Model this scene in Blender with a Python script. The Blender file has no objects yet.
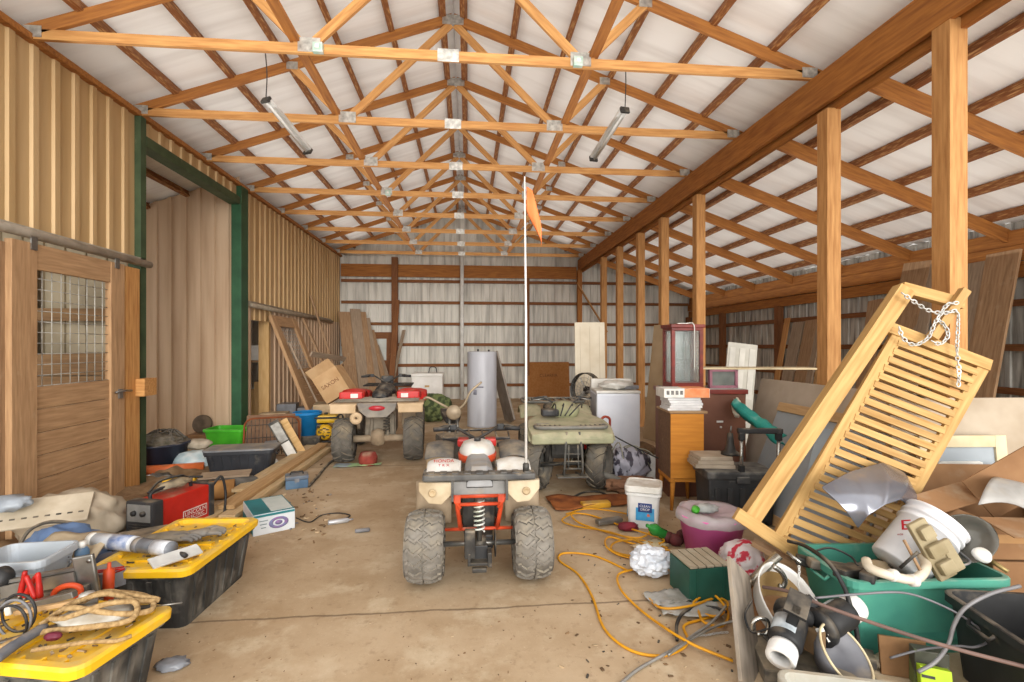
import bpy, bmesh, math, random
from mathutils import Matrix, Vector, Euler, noise
random.seed(7)
V=Vector; PI=math.pi
COL=bpy.context.scene.collection
# ---------------------------------------------------------------- camera
F=487.05; TH=0.08994; HOR=345.24; CH=1.65
cs,sn=math.cos(TH),math.sin(TH)
def RAY(px,py):
    a=(px-512)/F; b=(HOR-py)/F
    return V((sn+a*cs, cs-a*sn, b))
def D(px,py,zc): return V((0,0,CH))+RAY(px,py)*zc          # at a distance from the camera
def G(px,py,z=0):                                           # on a level plane
    r=RAY(px,py); t=(z-CH)/r.z
    return V((0,0,CH))+r*t
def AX(px,py,X): r=RAY(px,py); return V((0,0,CH))+r*(X/r.x)
def AY(px,py,Y): r=RAY(px,py); return V((0,0,CH))+r*(Y/r.y)
def yawto(p): return math.atan2(p[1],p[0])
cam=bpy.data.cameras.new('camera'); camo=bpy.data.objects.new('camera',cam); COL.objects.link(camo)
cam.sensor_width=36; cam.lens=F/1024*36; cam.shift_y=(HOR-341)/1024
cam.clip_start=.05
camo.location=(0,0,CH); camo.rotation_euler=(PI/2,0,-TH)
bpy.context.scene.camera=camo
# ---------------------------------------------------------------- materials
def hx(h):
    r=[]
    for i in (0,2,4):
        c=int(h[i:i+2],16)/255; r.append(c/12.92 if c<=.04045 else ((c+.055)/1.055)**2.4)
    return r
MC={}
def M(c, rough=.7, metal=0, c2=None, sc=5, st=(1,1,1), bump=.08, dust=0, dustc='a89880', det=4, lo=.35, hi=.68, emis=0, trans=0, coat=0, bsc=None, alpha=1, ior=1.45):
    key=(c,rough,metal,c2,sc,st,bump,dust,dustc,det,lo,hi,emis,trans,coat,bsc,alpha)
    if key in MC: return MC[key]
    m=bpy.data.materials.new('surface_%s'%c); m.use_nodes=True; MC[key]=m
    nt=m.node_tree; N=nt.nodes; L=nt.links; p=N['Principled BSDF']
    col=hx(c)+[1]
    p.inputs['Roughness'].default_value=rough; p.inputs['Metallic'].default_value=metal
    p.inputs['IOR'].default_value=ior
    if trans: p.inputs['Transmission Weight'].default_value=trans
    if alpha<1: p.inputs['Alpha'].default_value=alpha
    if coat: p.inputs['Coat Weight'].default_value=coat
    if c2 is None:
        h=[x*.8 for x in col[:3]]+[1]
    else: h=hx(c2)+[1]
    tc=N.new('ShaderNodeTexCoord'); oi=N.new('ShaderNodeObjectInfo')
    mu=N.new('ShaderNodeMath'); mu.operation='MULTIPLY'; mu.inputs[1].default_value=37; L.new(oi.outputs['Random'],mu.inputs[0])
    va=N.new('ShaderNodeVectorMath'); va.operation='ADD'; L.new(tc.outputs['Object'],va.inputs[0]); L.new(mu.outputs[0],va.inputs[1])
    mp=N.new('ShaderNodeMapping'); mp.inputs['Scale'].default_value=st; L.new(va.outputs[0],mp.inputs[0])
    n=N.new('ShaderNodeTexNoise'); n.inputs['Scale'].default_value=sc; n.inputs['Detail'].default_value=det; L.new(mp.outputs[0],n.inputs['Vector'])
    mr=N.new('ShaderNodeMapRange'); mr.inputs['From Min'].default_value=lo; mr.inputs['From Max'].default_value=hi; L.new(n.outputs['Fac'],mr.inputs['Value'])
    mx=N.new('ShaderNodeMix'); mx.data_type='RGBA'; mx.inputs['A'].default_value=col; mx.inputs['B'].default_value=h; L.new(mr.outputs[0],mx.inputs['Factor'])
    out=mx.outputs['Result']
    if dust:
        n2=N.new('ShaderNodeTexNoise'); n2.inputs['Scale'].default_value=9; n2.inputs['Detail'].default_value=5; L.new(va.outputs[0],n2.inputs['Vector'])
        ge=N.new('ShaderNodeNewGeometry'); sx=N.new('ShaderNodeSeparateXYZ'); L.new(ge.outputs['Normal'],sx.inputs[0])
        md=N.new('ShaderNodeMath'); md.operation='MULTIPLY_ADD'; md.inputs[1].default_value=.22; L.new(sx.outputs['Z'],md.inputs[0]); L.new(n2.outputs['Fac'],md.inputs[2])
        r2=N.new('ShaderNodeMapRange'); r2.inputs['From Min'].default_value=.75-.45*dust; r2.inputs['From Max'].default_value=1.0-.3*dust; r2.inputs['To Max'].default_value=min(1,.5+.5*dust); L.new(md.outputs[0],r2.inputs['Value'])
        m2=N.new('ShaderNodeMix'); m2.data_type='RGBA'; m2.inputs['B'].default_value=hx(dustc)+[1]; L.new(out,m2.inputs['A']); L.new(r2.outputs[0],m2.inputs['Factor']); out=m2.outputs['Result']
    L.new(out,p.inputs['Base Color'])
    if emis:
        L.new(out,p.inputs['Emission Color']); p.inputs['Emission Strength'].default_value=emis
    if bump:
        nb=n
        if bsc:
            nb=N.new('ShaderNodeTexNoise'); nb.inputs['Scale'].default_value=bsc; nb.inputs['Detail'].default_value=3; L.new(va.outputs[0],nb.inputs['Vector'])
        b=N.new('ShaderNodeBump'); b.inputs['Strength'].default_value=bump; b.inputs['Distance'].default_value=.02; L.new(nb.outputs['Fac'],b.inputs['Height']); L.new(b.outputs[0],p.inputs['Normal'])
    return m
def WOOD(c,c2=None,sc=3,dust=0,rough=.75,dustc='b8a488'): return M(c,rough,0,c2,sc,(1.2,14,14),.12,dust,dustc,5,.3,.7)
def MET(c,rough=.45,**k): return M(c,rough,.75,**k)
# ---------------------------------------------------------------- mesh helpers
def frame(p0,p1,up=V((0,0,1))):
    x=(V(p1)-V(p0)).normalized(); up=V(up)
    if abs(x.dot(up))>.999: up=V((0,1,0))
    y=up.cross(x).normalized(); z=x.cross(y)
    return Matrix((x,y,z)).transposed()
def RZ(a): return Matrix.Rotation(a,4,'Z')
def RX(a): return Matrix.Rotation(a,4,'X')
def RY(a): return Matrix.Rotation(a,4,'Y')
def T(*p): return Matrix.Translation(V(p) if len(p)==3 else V(p[0]))
R_=math.radians
class B:
    def __init__(s): s.bm=bmesh.new(); s.m=0
    def _fin(s,vs,mx,sm):
        fs=set()
        for v in vs:
            if mx is not None: v.co=mx@v.co
            for f in v.link_faces: fs.add(f)
        for f in fs: f.material_index=s.m; f.smooth=sm
        return s
    def poly(s,vs,fs,mx=None,sm=False):
        bv=[s.bm.verts.new(v) for v in vs]
        for f in fs:
            try: s.bm.faces.new([bv[i] for i in f])
            except ValueError: pass
        return s._fin(bv,mx,sm)
    def box(s,c,d,mx=None,bev=0,tap=1,tapy=None,sm=False):
        """c centre, d full size, tap scales the bottom (z-) face"""
        x,y,z=[q/2 for q in d]; ty=tap if tapy is None else tapy
        vs=[(-x*tap,-y*ty,-z),(x*tap,-y*ty,-z),(x*tap,y*ty,-z),(-x*tap,y*ty,-z),(-x,-y,z),(x,-y,z),(x,y,z),(-x,y,z)]
        fs=[(3,2,1,0),(4,5,6,7),(0,1,5,4),(1,2,6,5),(2,3,7,6),(3,0,4,7)]
        c=V(c)
        bv=[s.bm.verts.new(V(v)+c) for v in vs]
        nf=[s.bm.faces.new([bv[i] for i in f]) for f in fs]
        if bev:
            es=list({e for f in nf for e in f.edges})
            r=bmesh.ops.bevel(s.bm,geom=es,offset=bev,segments=2,affect='EDGES',profile=.6)
            bv=list({v for f in r['faces'] for v in f.verts}|{v for v in bv if v.is_valid})
        return s._fin(bv,mx,sm)
    def bar(s,p0,p1,w,h,up=(0,0,1),bev=0):
        p0=V(p0);p1=V(p1); L=(p1-p0).length
        return s.box((L/2,0,0),(L,w,h),T(p0)@frame(p0,p1,up).to_4x4(),bev)
    def tube(s,pts,r,seg=8,closed=False,cap=True,sm=True):
        pts=[V(p) for p in pts]; n=len(pts); rings=[]; nrm=None
        for i,p in enumerate(pts):
            if closed: t=pts[(i+1)%n]-pts[i-1]
            else: t=pts[min(i+1,n-1)]-pts[max(i-1,0)]
            if t.length<1e-9: t=V((0,0,1))
            t.normalize()
            if nrm is None:
                nrm=t.orthogonal().normalized()
            else:
                nrm=nrm-t*nrm.dot(t)
                nrm=nrm.normalized() if nrm.length>1e-6 else t.orthogonal().normalized()
            b=t.cross(nrm); rr=r[i] if isinstance(r,(list,tuple)) else r
            rings.append([s.bm.verts.new(p+(nrm*math.cos(k*2*PI/seg)+b*math.sin(k*2*PI/seg))*rr) for k in range(seg)])
        for i in range(n if closed else n-1):
            A=rings[i];C=rings[(i+1)%n]
            for k in range(seg):
                s.bm.faces.new((A[k],A[(k+1)%seg],C[(k+1)%seg],C[k]))
        if cap and not closed:
            s.bm.faces.new(rings[0][::-1]); s.bm.faces.new(rings[-1])
        return s._fin([v for q in rings for v in q],None,sm)
    def lathe(s,prof,mx=None,seg=24,sm=True,sx=1,sy=1,a0=0,a1=2*PI):
        """profile of (r,z) revolved about local z"""
        full=abs(a1-a0-2*PI)<1e-6; n=seg if full else seg+1; rings=[]
        for r,z in prof:
            if r<1e-6: rings.append([s.bm.verts.new((0,0,z))])
            else: rings.append([s.bm.verts.new((r*sx*math.cos(a0+(a1-a0)*k/seg),r*sy*math.sin(a0+(a1-a0)*k/seg),z)) for k in range(n)])
        for A,C in zip(rings,rings[1:]):
            for k in range(seg):
                k2=(k+1)%n if full else k+1
                q=[A[k%len(A)],A[k2%len(A)],C[k2%len(C)],C[k%len(C)]]
                u=[]
                for v in q:
                    if v not in u: u.append(v)
                if len(u)>2:
                    try: s.bm.faces.new(u)
                    except ValueError: pass
        return s._fin([v for q in rings for v in q],mx,sm)
    def prism(s,poly,d,mx=None,sm=False):
        """2-d polygon in local xy pushed along z from -d/2 to d/2"""
        n=len(poly); vs=[(x,y,-d/2) for x,y in poly]+[(x,y,d/2) for x,y in poly]
        fs=[tuple(range(n))[::-1],tuple(range(n,2*n))]+[(i,(i+1)%n,n+(i+1)%n,n+i) for i in range(n)]
        return s.poly(vs,fs,mx,sm)
    def loft(s,rings,c0=True,c1=True,mx=None,sm=False):
        n=len(rings[0]); vs=[p for r in rings for p in r]
        fs=[(i*n+k,i*n+(k+1)%n,(i+1)*n+(k+1)%n,(i+1)*n+k) for i in range(len(rings)-1) for k in range(n)]
        if c0: fs.append(tuple(range(n))[::-1])
        if c1: fs.append(tuple(range((len(rings)-1)*n,len(rings)*n)))
        return s.poly(vs,fs,mx,sm)
    def grid(s,fn,nu,nv,mx=None,sm=True,cu=False):
        vs=[fn(u/nu,v/nv) for v in range(nv+1) for u in range(nu+1)]; w=nu+1
        fs=[(v*w+u,v*w+u+1,(v+1)*w+u+1,(v+1)*w+u) for v in range(nv) for u in range(nu)]
        return s.poly(vs,fs,mx,sm)
    def blob(s,c,d,amp=.2,fq=3,sub=3,seed=0,mx=None,sm=True,flat=None):
        """lumpy ball (cloth, bags, rubble)"""
        r=bmesh.ops.create_icosphere(s.bm,subdivisions=sub,radius=1)
        for v in r['verts']:
            k=1+amp*noise.noise(v.co*fq+V((seed*7.3,seed*3.1,seed)))+amp*.5*noise.noise(v.co*fq*2.3+V((seed,5,seed*2)))
            q=v.co*k; v.co=V((q.x*d[0]/2,q.y*d[1]/2,q.z*d[2]/2))+V(c)
            if flat is not None and v.co.z<flat: v.co.z=flat
        return s._fin(r['verts'],mx,sm)
    def obj(s,name,mats,par=None,mw=None,world=False,bev=0,sol=0,sub=0,auto=False,merge=False):
        if merge: bmesh.ops.remove_doubles(s.bm,verts=s.bm.verts,dist=1e-5)
        bmesh.ops.recalc_face_normals(s.bm,faces=s.bm.faces)
        me=bpy.data.meshes.new(name); s.bm.to_mesh(me); s.bm.free()
        for m in (mats if isinstance(mats,(list,tuple)) else [mats]): me.materials.append(m)
        o=bpy.data.objects.new(name,me); COL.objects.link(o)
        if mw is not None: o.matrix_basis=mw
        if par is not None:
            o.parent=par
            if world: o.matrix_parent_inverse=par.matrix_basis.inverted()
        if sol: q=o.modifiers.new('s','SOLIDIFY'); q.thickness=sol; q.offset=0
        if bev: q=o.modifiers.new('b','BEVEL'); q.width=bev; q.segments=2; q.limit_method='ANGLE'
        if sub: q=o.modifiers.new('u','SUBSURF'); q.levels=sub; q.render_levels=sub
        return o
def tag(o,label,cat=None,group=None,kind=None):
    if label: o['label']=label
    if cat: o['category']=cat
    if group: o['group']=group
    if kind: o['kind']=kind
    return o
def thing(name,label,cat,loc=(0,0,0),rz=0,group=None,mw=None):
    o=bpy.data.objects.new(name,None); COL.objects.link(o); o.empty_display_size=.1
    o.matrix_basis=mw if mw is not None else T(loc)@RZ(rz)
    return tag(o,label,cat,group)
def struct(o): o['kind']='structure'; return o
def copytree(o,mw=None,label=None,par=None):
    c=o.copy(); COL.objects.link(c)
    if par is not None: c.parent=par
    if mw is not None: c.matrix_basis=mw
    if label: c['label']=label
    for ch in o.children: copytree(ch,par=c)
    return c
def barobj(name,p0,p1,w,h,mat,par=None,up=(0,0,1),bev=.003):
    """a board as an object of its own, grain along local x"""
    p0=V(p0);p1=V(p1);L=(p1-p0).length
    b=B(); b.box((L/2,0,0),(L,w,h),bev=bev)
    return b.obj(name,mat,par,T(p0)@frame(p0,p1,up).to_4x4(),world=True)
def words(txt,size,mat,par,mw,name='lettering',thick=.0006,sx=1,align='CENTER'):
    cu=bpy.data.curves.new('t','FONT'); cu.body=txt; cu.size=size; cu.extrude=thick; cu.align_x=align; cu.align_y='CENTER'
    o=bpy.data.objects.new('t',cu); COL.objects.link(o)
    bpy.context.view_layer.update()
    me=bpy.data.meshes.new_from_object(o.evaluated_get(bpy.context.evaluated_depsgraph_get()))
    bpy.data.objects.remove(o); me.transform(Matrix.Diagonal((sx,1,1,1)))
    me.materials.clear(); me.materials.append(mat); me.name=name
    q=bpy.data.objects.new(name,me); COL.objects.link(q); q.matrix_basis=mw
    if par: q.parent=par
    return q
def curve(pts,n=8):
    """Catmull-Rom through points"""
    P=[V(p) for p in pts]; P=[P[0]*2-P[1]]+P+[P[-1]*2-P[-2]]; out=[]
    for i in range(1,len(P)-2):
        a,b,c,d=P[i-1:i+3]
        for k in range(n):
            t=k/n; out.append(.5*((2*b)+(c-a)*t+(2*a-5*b+4*c-d)*t*t+(3*b-a-3*c+d)*t**3))
    out.append(P[-2]); return out
def cable(name,pts,r,mat,label,cat='cord',group=None,n=8,par=None):
    o=B().tube(curve(pts,n),r,6).obj(name,mat,par)
    if par is None: tag(o,label,cat,group)
    return o
FACE=lambda x,y,z: Matrix(((x[0],y[0],z[0],0),(x[1],y[1],z[1],0),(x[2],y[2],z[2],0),(0,0,0,1)))
FRONT=RX(PI/2)   # lettering upright facing -y
ORD=['first','second','third','fourth','fifth','sixth','seventh','eighth','ninth','tenth','eleventh','twelfth','thirteenth','fourteenth','fifteenth','sixteenth']
# ================================================================ THE SHELL
XL,XR,H=-3.85,3.48,4.37; XM=(XL+XR)/2; SL=1.29/3.665; YB=15.1; HALF=(XR-XL)/2
XO=XR+3.66; XW=XL-3.66
wGold=WOOD('cf9c5e','ad7640'); wDark=WOOD('8a5a34','6b4022',dust=.18,dustc='c9a878'); wBeam=WOOD('b37636','8b5527'); wPost=WOOD('c6935a','a4713e'); wPine=WOOD('d6b27e','c0985f'); wPurlin=M('7d4a22',.8,0,'b98c58',9,(1,6,6),.1,lo=.5,hi=.72)
wGirt=WOOD('8f5c34','6e4324'); wOld=WOOD('ad8c6a','8a6c4e',dust=.2); wGrey=WOOD('a99680','887460',dust=.2); wDoor=WOOD('c09a72','a07c58',dust=.2,dustc='c8b294'); wLight=WOOD('c8a578','b08a5c'); wKeep=0
mTan=M('cdae80',.5,.1,'b99868',2,(3,3,.25),.03); mTanIn=M('d2b698',.55,.05,'bb9c7e',2,(3,3,.25),.03)
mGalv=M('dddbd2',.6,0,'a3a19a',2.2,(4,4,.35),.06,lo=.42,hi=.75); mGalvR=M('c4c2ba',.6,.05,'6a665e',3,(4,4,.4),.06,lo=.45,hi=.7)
mGreen=M('2f5a3c',.5,.1,'234a30',4); mGreenDk=M('45563a',.6,0,'33452c',6,dust=.2)
def floormat():
    m=bpy.data.materials.new('dirty_concrete'); m.use_nodes=True; nt=m.node_tree; N=nt.nodes; L=nt.links; p=N['Principled BSDF']; p.inputs['Roughness'].default_value=.85
    tc=N.new('ShaderNodeTexCoord')
    def nz(s,d=6,st=None):
        n=N.new('ShaderNodeTexNoise'); n.inputs['Scale'].default_value=s; n.inputs['Detail'].default_value=d; n.inputs['Roughness'].default_value=.65
        if st:
            mp=N.new('ShaderNodeMapping'); mp.inputs['Scale'].default_value=st; L.new(tc.outputs['Object'],mp.inputs[0]); L.new(mp.outputs[0],n.inputs['Vector'])
        else: L.new(tc.outputs['Object'],n.inputs['Vector'])
        return n
    def rng(x,a,b,lo=0,hi=1):
        r=N.new('ShaderNodeMapRange'); r.inputs['From Min'].default_value=a; r.inputs['From Max'].default_value=b; r.inputs['To Min'].default_value=lo; r.inputs['To Max'].default_value=hi; L.new(x,r.inputs['Value']); return r.outputs[0]
    def mix(a,b,f):
        x=N.new('ShaderNodeMix'); x.data_type='RGBA'
        for k,v in (('A',a),('B',b)):
            if isinstance(v,str): x.inputs[k].default_value=hx(v)+[1]
            else: L.new(v,x.inputs[k])
        L.new(f,x.inputs['Factor']); return x.outputs['Result']
    n1=nz(.8); n2=nz(2.6); n3=nz(14); n4=nz(.5,4,(1,.5,1)); n5=nz(60,3)
    c=mix('bda688','a58b6a',rng(n1.outputs['Fac'],.4,.62)); c=mix(c,'cfbea2',rng(n2.outputs['Fac'],.52,.7,0,.8)); c=mix(c,'85694b',rng(n3.outputs['Fac'],.56,.75,0,.55)); c=mix(c,'94795b',rng(n4.outputs['Fac'],.55,.72,0,.7)); c=mix(c,'5f4a36',rng(n5.outputs['Fac'],.63,.78,0,.5)); c=mix(c,'e0d2b8',rng(n5.outputs['Fac'],.36,.24,0,.55))
    sx=N.new('ShaderNodeSeparateXYZ'); L.new(tc.outputs['Object'],sx.inputs[0])
    nw=N.new('ShaderNodeMath'); nw.operation='MULTIPLY_ADD'; nw.inputs[1].default_value=.06; L.new(n2.outputs['Fac'],nw.inputs[0]); L.new(sx.outputs['Y'],nw.inputs[2])
    f=N.new('ShaderNodeMath'); f.operation='PINGPONG'; f.inputs[1].default_value=1.87; 
    sh=N.new('ShaderNodeMath'); sh.operation='SUBTRACT'; sh.inputs[1].default_value=3.09; L.new(nw.outputs[0],sh.inputs[0]); L.new(sh.outputs[0],f.inputs[0])
    c=mix(c,'6a5640',rng(f.outputs[0],.014,.004,0,.8))
    # oily brown patch by the parked machines
    L.new(c,p.inputs['Base Color'])
    b=N.new('ShaderNodeBump'); b.inputs['Strength'].default_value=.25; b.inputs['Distance'].default_value=.01; L.new(n3.outputs['Fac'],b.inputs['Height']); L.new(b.outputs[0],p.inputs['Normal'])
    return m
b=B(); b.box((0,7.0,-.05),(XO-XW+.4,17.2,.1)); struct(b.obj('floor',floormat()))
def ceilmat():
    return M('f4f3f0',.8,0,'dfdcd8',1.1,(.35,5,1),.35,det=5,lo=.45,hi=.75)
mCeil=ceilmat()
def roofz(x): return H+.16+1.29-abs(x-XM)*SL
for side,nm in ((-1,'ceiling_left'),(1,'ceiling_right')):
    x1=XW-.1 if side<0 else XO+.1
    b=B()
    def fn(u,v):
        x=XM+(x1-XM)*u; y=1.2+(YB-1.2)*v
        return (x,y,roofz(x)+.03+.012*noise.noise(V((x*.6,y*3.1,side))))
    b.grid(fn,30,90); struct(b.obj(nm,mCeil,sol=.02))
# ---- ribbed sheet walls
def ribbed(name,p0,p1,z0,z1,nrm,mat,ztop=None,per=.2286,hgt=.022,rw=.055):
    """upright ribbed sheet from p0 to p1, ribs standing out along nrm"""
    p0=V((p0[0],p0[1],0));p1=V((p1[0],p1[1],0));L=(p1-p0).length;d=(p1-p0)/L;nrm=V(nrm); pr=[]
    k=0.0
    while k<L:
        for s,h in ((0,0),(per-rw-.02,0),(per-rw-.006,hgt),(per-.006,hgt)):
            if k+s<=L: pr.append((k+s,h))
        k+=per
    pr.append((L,0)); vs=[];fs=[]
    for i,(s,h) in enumerate(pr):
        q=p0+d*s+nrm*h; zt=ztop(q.x) if ztop else z1
        vs+=[(q.x,q.y,z0),(q.x,q.y,zt)]
        if i: fs.append((2*i-2,2*i,2*i+1,2*i-1))
    b=B(); b.poly(vs,fs); return struct(b.obj(name,mat,sol=.004))
ytop=H-.05
ribbed('wall_left',(XL,1.3),(XL,6.02),2.62,ytop,(1,0,0),mTan)
ribbed('wall_left_header',(XL,6.06),(XL,8.5),4.1,ytop,(1,0,0),mTan)
ribbed('wall_left_rear',(XL,8.78),(XL,9.02),0,2.33,(1,0,0),mTanIn)
ribbed('wall_left_rear_upper',(XL,8.78),(XL,YB),2.33,ytop,(1,0,0),mTan)
ribbed('wall_left_rear_lower',(XL,9.92),(XL,YB),0,2.33,(1,0,0),mTanIn)
ribbed('wall_passage',(XL,8.62),(XW,8.62),0,4,(0,-1,0),mTanIn,ztop=lambda x:roofz(x)-.02)
ribbed('wall_stall',(XL-.15,6.12),(XW,6.12),0,4,(0,1,0),M('a3977f',.6,0,'857a64',3),ztop=lambda x:roofz(x)-.02)
ribbed('wall_back',(XW,YB),(XO,YB),0,4,(0,-1,0),mGalv,ztop=lambda x:roofz(x)+.02)
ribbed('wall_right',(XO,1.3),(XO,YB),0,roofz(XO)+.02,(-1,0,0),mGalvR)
b=B()
for i in range(9): b.box((XL,2.75,.14+.28*i),(.03,2.9,.27))
struct(b.obj('wall_left_sun_block',WOOD('a5845e','86683f',dust=.2)))  # unseen boarding added to keep the sun out of the stall
b=B()
for i in range(6): b.box((XL-1.9,6.03,.13+.26*i),(3.3,.03,.25))
b.box((XL-1.2,6.0,2.0),(2.2,.05,.14)); b.box((XL-1.15,6.0,1.3),(.16,.05,2.6)); struct(b.obj('wall_stall_lining',WOOD('8a6c4a','6d5236',dust=.2)))
# outer left wall behind the stalls, boarded, with a window
b=B()
for i in range(12):
    b.box((XW,3.2,.14+.28*i),(.03,3.8,.275))
b.box((XW,5.6,1.6),(.03,1.0,3.2)); b.box((XW,12.2,1.6),(.03,5.6,3.2))
struct(b.obj('wall_left_outer',WOOD('8c8068','6b6050',dust=.2)))
b=B(); b.box((XW+.05,4.75,2.05),(.03,.85,.7)); win=struct(b.obj('window_1',M('dfe3e2',.3,0,'c5cbcb',3,emis=.4)))
b=B()
for dz in (-.38,.38): b.box((XW+.06,4.75,2.05+dz),(.06,.98,.07))
for dy in (-.45,.45): b.box((XW+.06,4.75+dy,2.05),(.06,.07,.8))
b.obj('window_frame',wGold,win)
# green corner trims
def structbox(name,c,d,mat,bev=.004):
    b=B(); b.box(c,d,bev=bev); return struct(b.obj(name,mat))
structbox('trim_1',(XL+.0,6.06,ytop/2),(.14,.1,ytop),mGreenDk)
structbox('trim_2',(XL+.0,8.63,ytop/2),(.16,.26,ytop),mGreen)
structbox('trim_3',(XL-.02,7.31,4.06),(.18,2.38,.12),mGreenDk)
structbox('trim_4',(XL+.02,3.66,2.62),(.05,4.7,.05),mGreenDk)
structbox('trim_5',(XL+.01,8.2,ytop+.02),(.12,13.8,.06),wBeam)
# ================================================================ ROOF TIMBER
TY=[4.628+1.4178*i for i in range(8)]
mPlate=M('cfcdc6',.35,.6,'9c9a94',20); mPlateG=M('9fc0b0',.4,.3,'c9cfc8',14)
posn=['first','second','third','fourth','fifth','sixth','seventh','last']
def zt(x): return H+.02+1.29-abs(x-XM)*SL
for i,y in enumerate(TY):
    lab='%s timber roof truss counting back from the open front'%posn[i]
    t=thing('roof_truss',lab,'truss',(XM,y,H),0,'roof trusses')
    barobj('bottom_chord',(XL-.05,y,H),(XR+.05,y,H),.04,.09,wGold,t)
    for s in (-1,1):
        xe=XM+s*(HALF+.12)
        barobj('top_chord',(xe,y,zt(xe)),(XM,y,zt(XM)),.04,.11,wBeam,t)
        n1=XM+s*HALF*.345; q=XM+s*HALF*.52
        barobj('web',(n1,y,H+.02),(XM+s*.03,y,zt(XM)-.08),.038,.085,wGold,t)
        barobj('web',(n1+s*.05,y,H+.02),(q,y,zt(q)-.03),.038,.085,wGold,t)
        for dy in (-.024,.024):
            if dy<0 or i<3:
                b=B(); b.box((n1,y+dy,H+.03),(.2,.004,.13)); b.obj('gusset_plate',mPlate,t,world=True)
                b=B(); b.box((XM+s*(HALF-.06),y+dy,H+.02),(.16,.004,.1)); b.obj('gusset_plate',mPlate,t,world=True)
                b=B(); b.box((q,y+dy,zt(q)-.02),(.13,.004,.09),); b.obj('gusset_plate',mPlate,t,world=True)
    for zz,w in ((zt(XM)-.03,.26),(H,.2)):
        b=B(); b.box((XM,y-.024,zz),(w,.004,.12)); b.obj('gusset_plate',mPlate,t,world=True)
# purlins run front to back over the trusses
def purlin(x,lab):
    z=roofz(x)-.05+.0
    o=barobj('roof_purlin',(x,1.4,z),(x,YB-.03,z),.065,.1,wPurlin,up=(math.copysign(SL,x-XM),0,1)); tag(o,lab,'purlin','roof purlins')
for s,nm in ((-1,'left'),(1,'right')):
    for k in range(6):
        x=XM+s*(.13+.62*k)
        purlin(x,'%s dark purlin from the ridge on the %s roof slope'%(ORD[k],nm))
    for k in range(6):
        x=XM+s*(HALF+.22+.62*k)
        if abs(x-XM)<HALF+3.6: purlin(x,'%s dark purlin outside the %s roof bearing line, over the %s'%(ORD[k],nm,'stalls' if s<0 else 'side bay'))
for s,nm in ((-1,'left'),(1,'right')):
    x=XM+s*HALF*.38
    tag(barobj('bracing_board',(x,1.4,H+.075),(x,YB-.1,H+.075),.09,.04,wBeam),'long bracing board lying along the truss chords on the %s'%nm,'board','truss bracing boards')
# main beam over the posts
be=thing('support_beam','doubled timber beam carried by the row of posts','beam',(XR,8,4.0))
barobj('beam_ply',(XR-.03,1.4,4.15),(XR-.03,YB-.05,4.15),.05,.33,wBeam,be); barobj('beam_ply',(XR+.06,1.4,4.06),(XR+.06,YB-.05,4.06),.05,.28,wBeam,be)
PY=[3.62,4.86,7.25,8.45,9.75,11.1,12.6]
PY=[AX(px,300,XR).y for px in (955,831.5,699.5,664,640.5,619.5,603.5)]
pl=['nearest square timber post, front of the row under the beam','second timber post from the front, under the beam','third timber post from the front, behind the glass cabinet','fourth timber post from the front, beside the leaning brown door','fifth timber post from the front, behind the washing machine','sixth timber post from the front, right of the white door slab','seventh and farthest timber post in the row under the beam']
for k,y in enumerate(PY):
    tag(barobj('timber_post',(XR+.02,y+.06,0),(XR+.02,y+.06,3.93 if k else 4.0),.14,.14,wPost,up=(0,1,0)),pl[k],'post','posts under the beam')
cp=thing('timber_post','corner timber post against the back wall under the beam end','post',(XR-.02,YB-.16,0),0,'posts under the beam')
barobj('post',(XR-.02,YB-.16,0),(XR-.02,YB-.16,3.99),.14,.14,wBeam,cp,up=(0,1,0)); barobj('diagonal_brace',AY(577,283,YB-.28),AY(607,332,YB-.28),.04,.09,wPost,cp,up=(0,1,0))
# lean-to rafters
for k in range(-1,8):
    y=TY[0]-.26+1.4178*k
    z0=zt(XR)-.06
    tag(barobj('side_rafter',(XR+.1,y,z0-.03),(XO-.03,y,z0-.03-SL*(XO-XR-.13)),.045,.17,wBeam),'%s sloping rafter of the side bay from the front'%ORD[k+1],'rafter','side bay rafters')
# right wall timber: girder, girts, posts
zr=roofz(XO)
g=thing('wall_girder','stacked timber girder under the eave of the right wall','girder',(XO-.1,8,2.9))
for z,dx in ((zr-.2,.0),(zr-.41,.04),(zr-.62,.02)):
    barobj('girder_board',(XO-.08-dx,1.4,z),(XO-.08-dx,YB-.1,z),.05,.2,wBeam,g)
for k,z in enumerate((.5,1.05,1.62,2.2)):
    tag(barobj('wall_girt',(XO-.06,1.4,z),(XO-.06,YB-.1,z),.04,.09,wGirt),'%s horizontal girt from the floor on the right wall'%ORD[k],'girt','girts on the right wall')
for k,px in enumerate((778,722,688,660)):
    p=AX(px,330,XO-.15)
    tag(barobj('wall_post',(XO-.13,p.y,0),(XO-.13,p.y,zr-.7),.14,.14,wGirt,up=(0,1,0)),'%s upright post against the right wall from the front'%ORD[k],'post','posts of the right wall')
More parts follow.
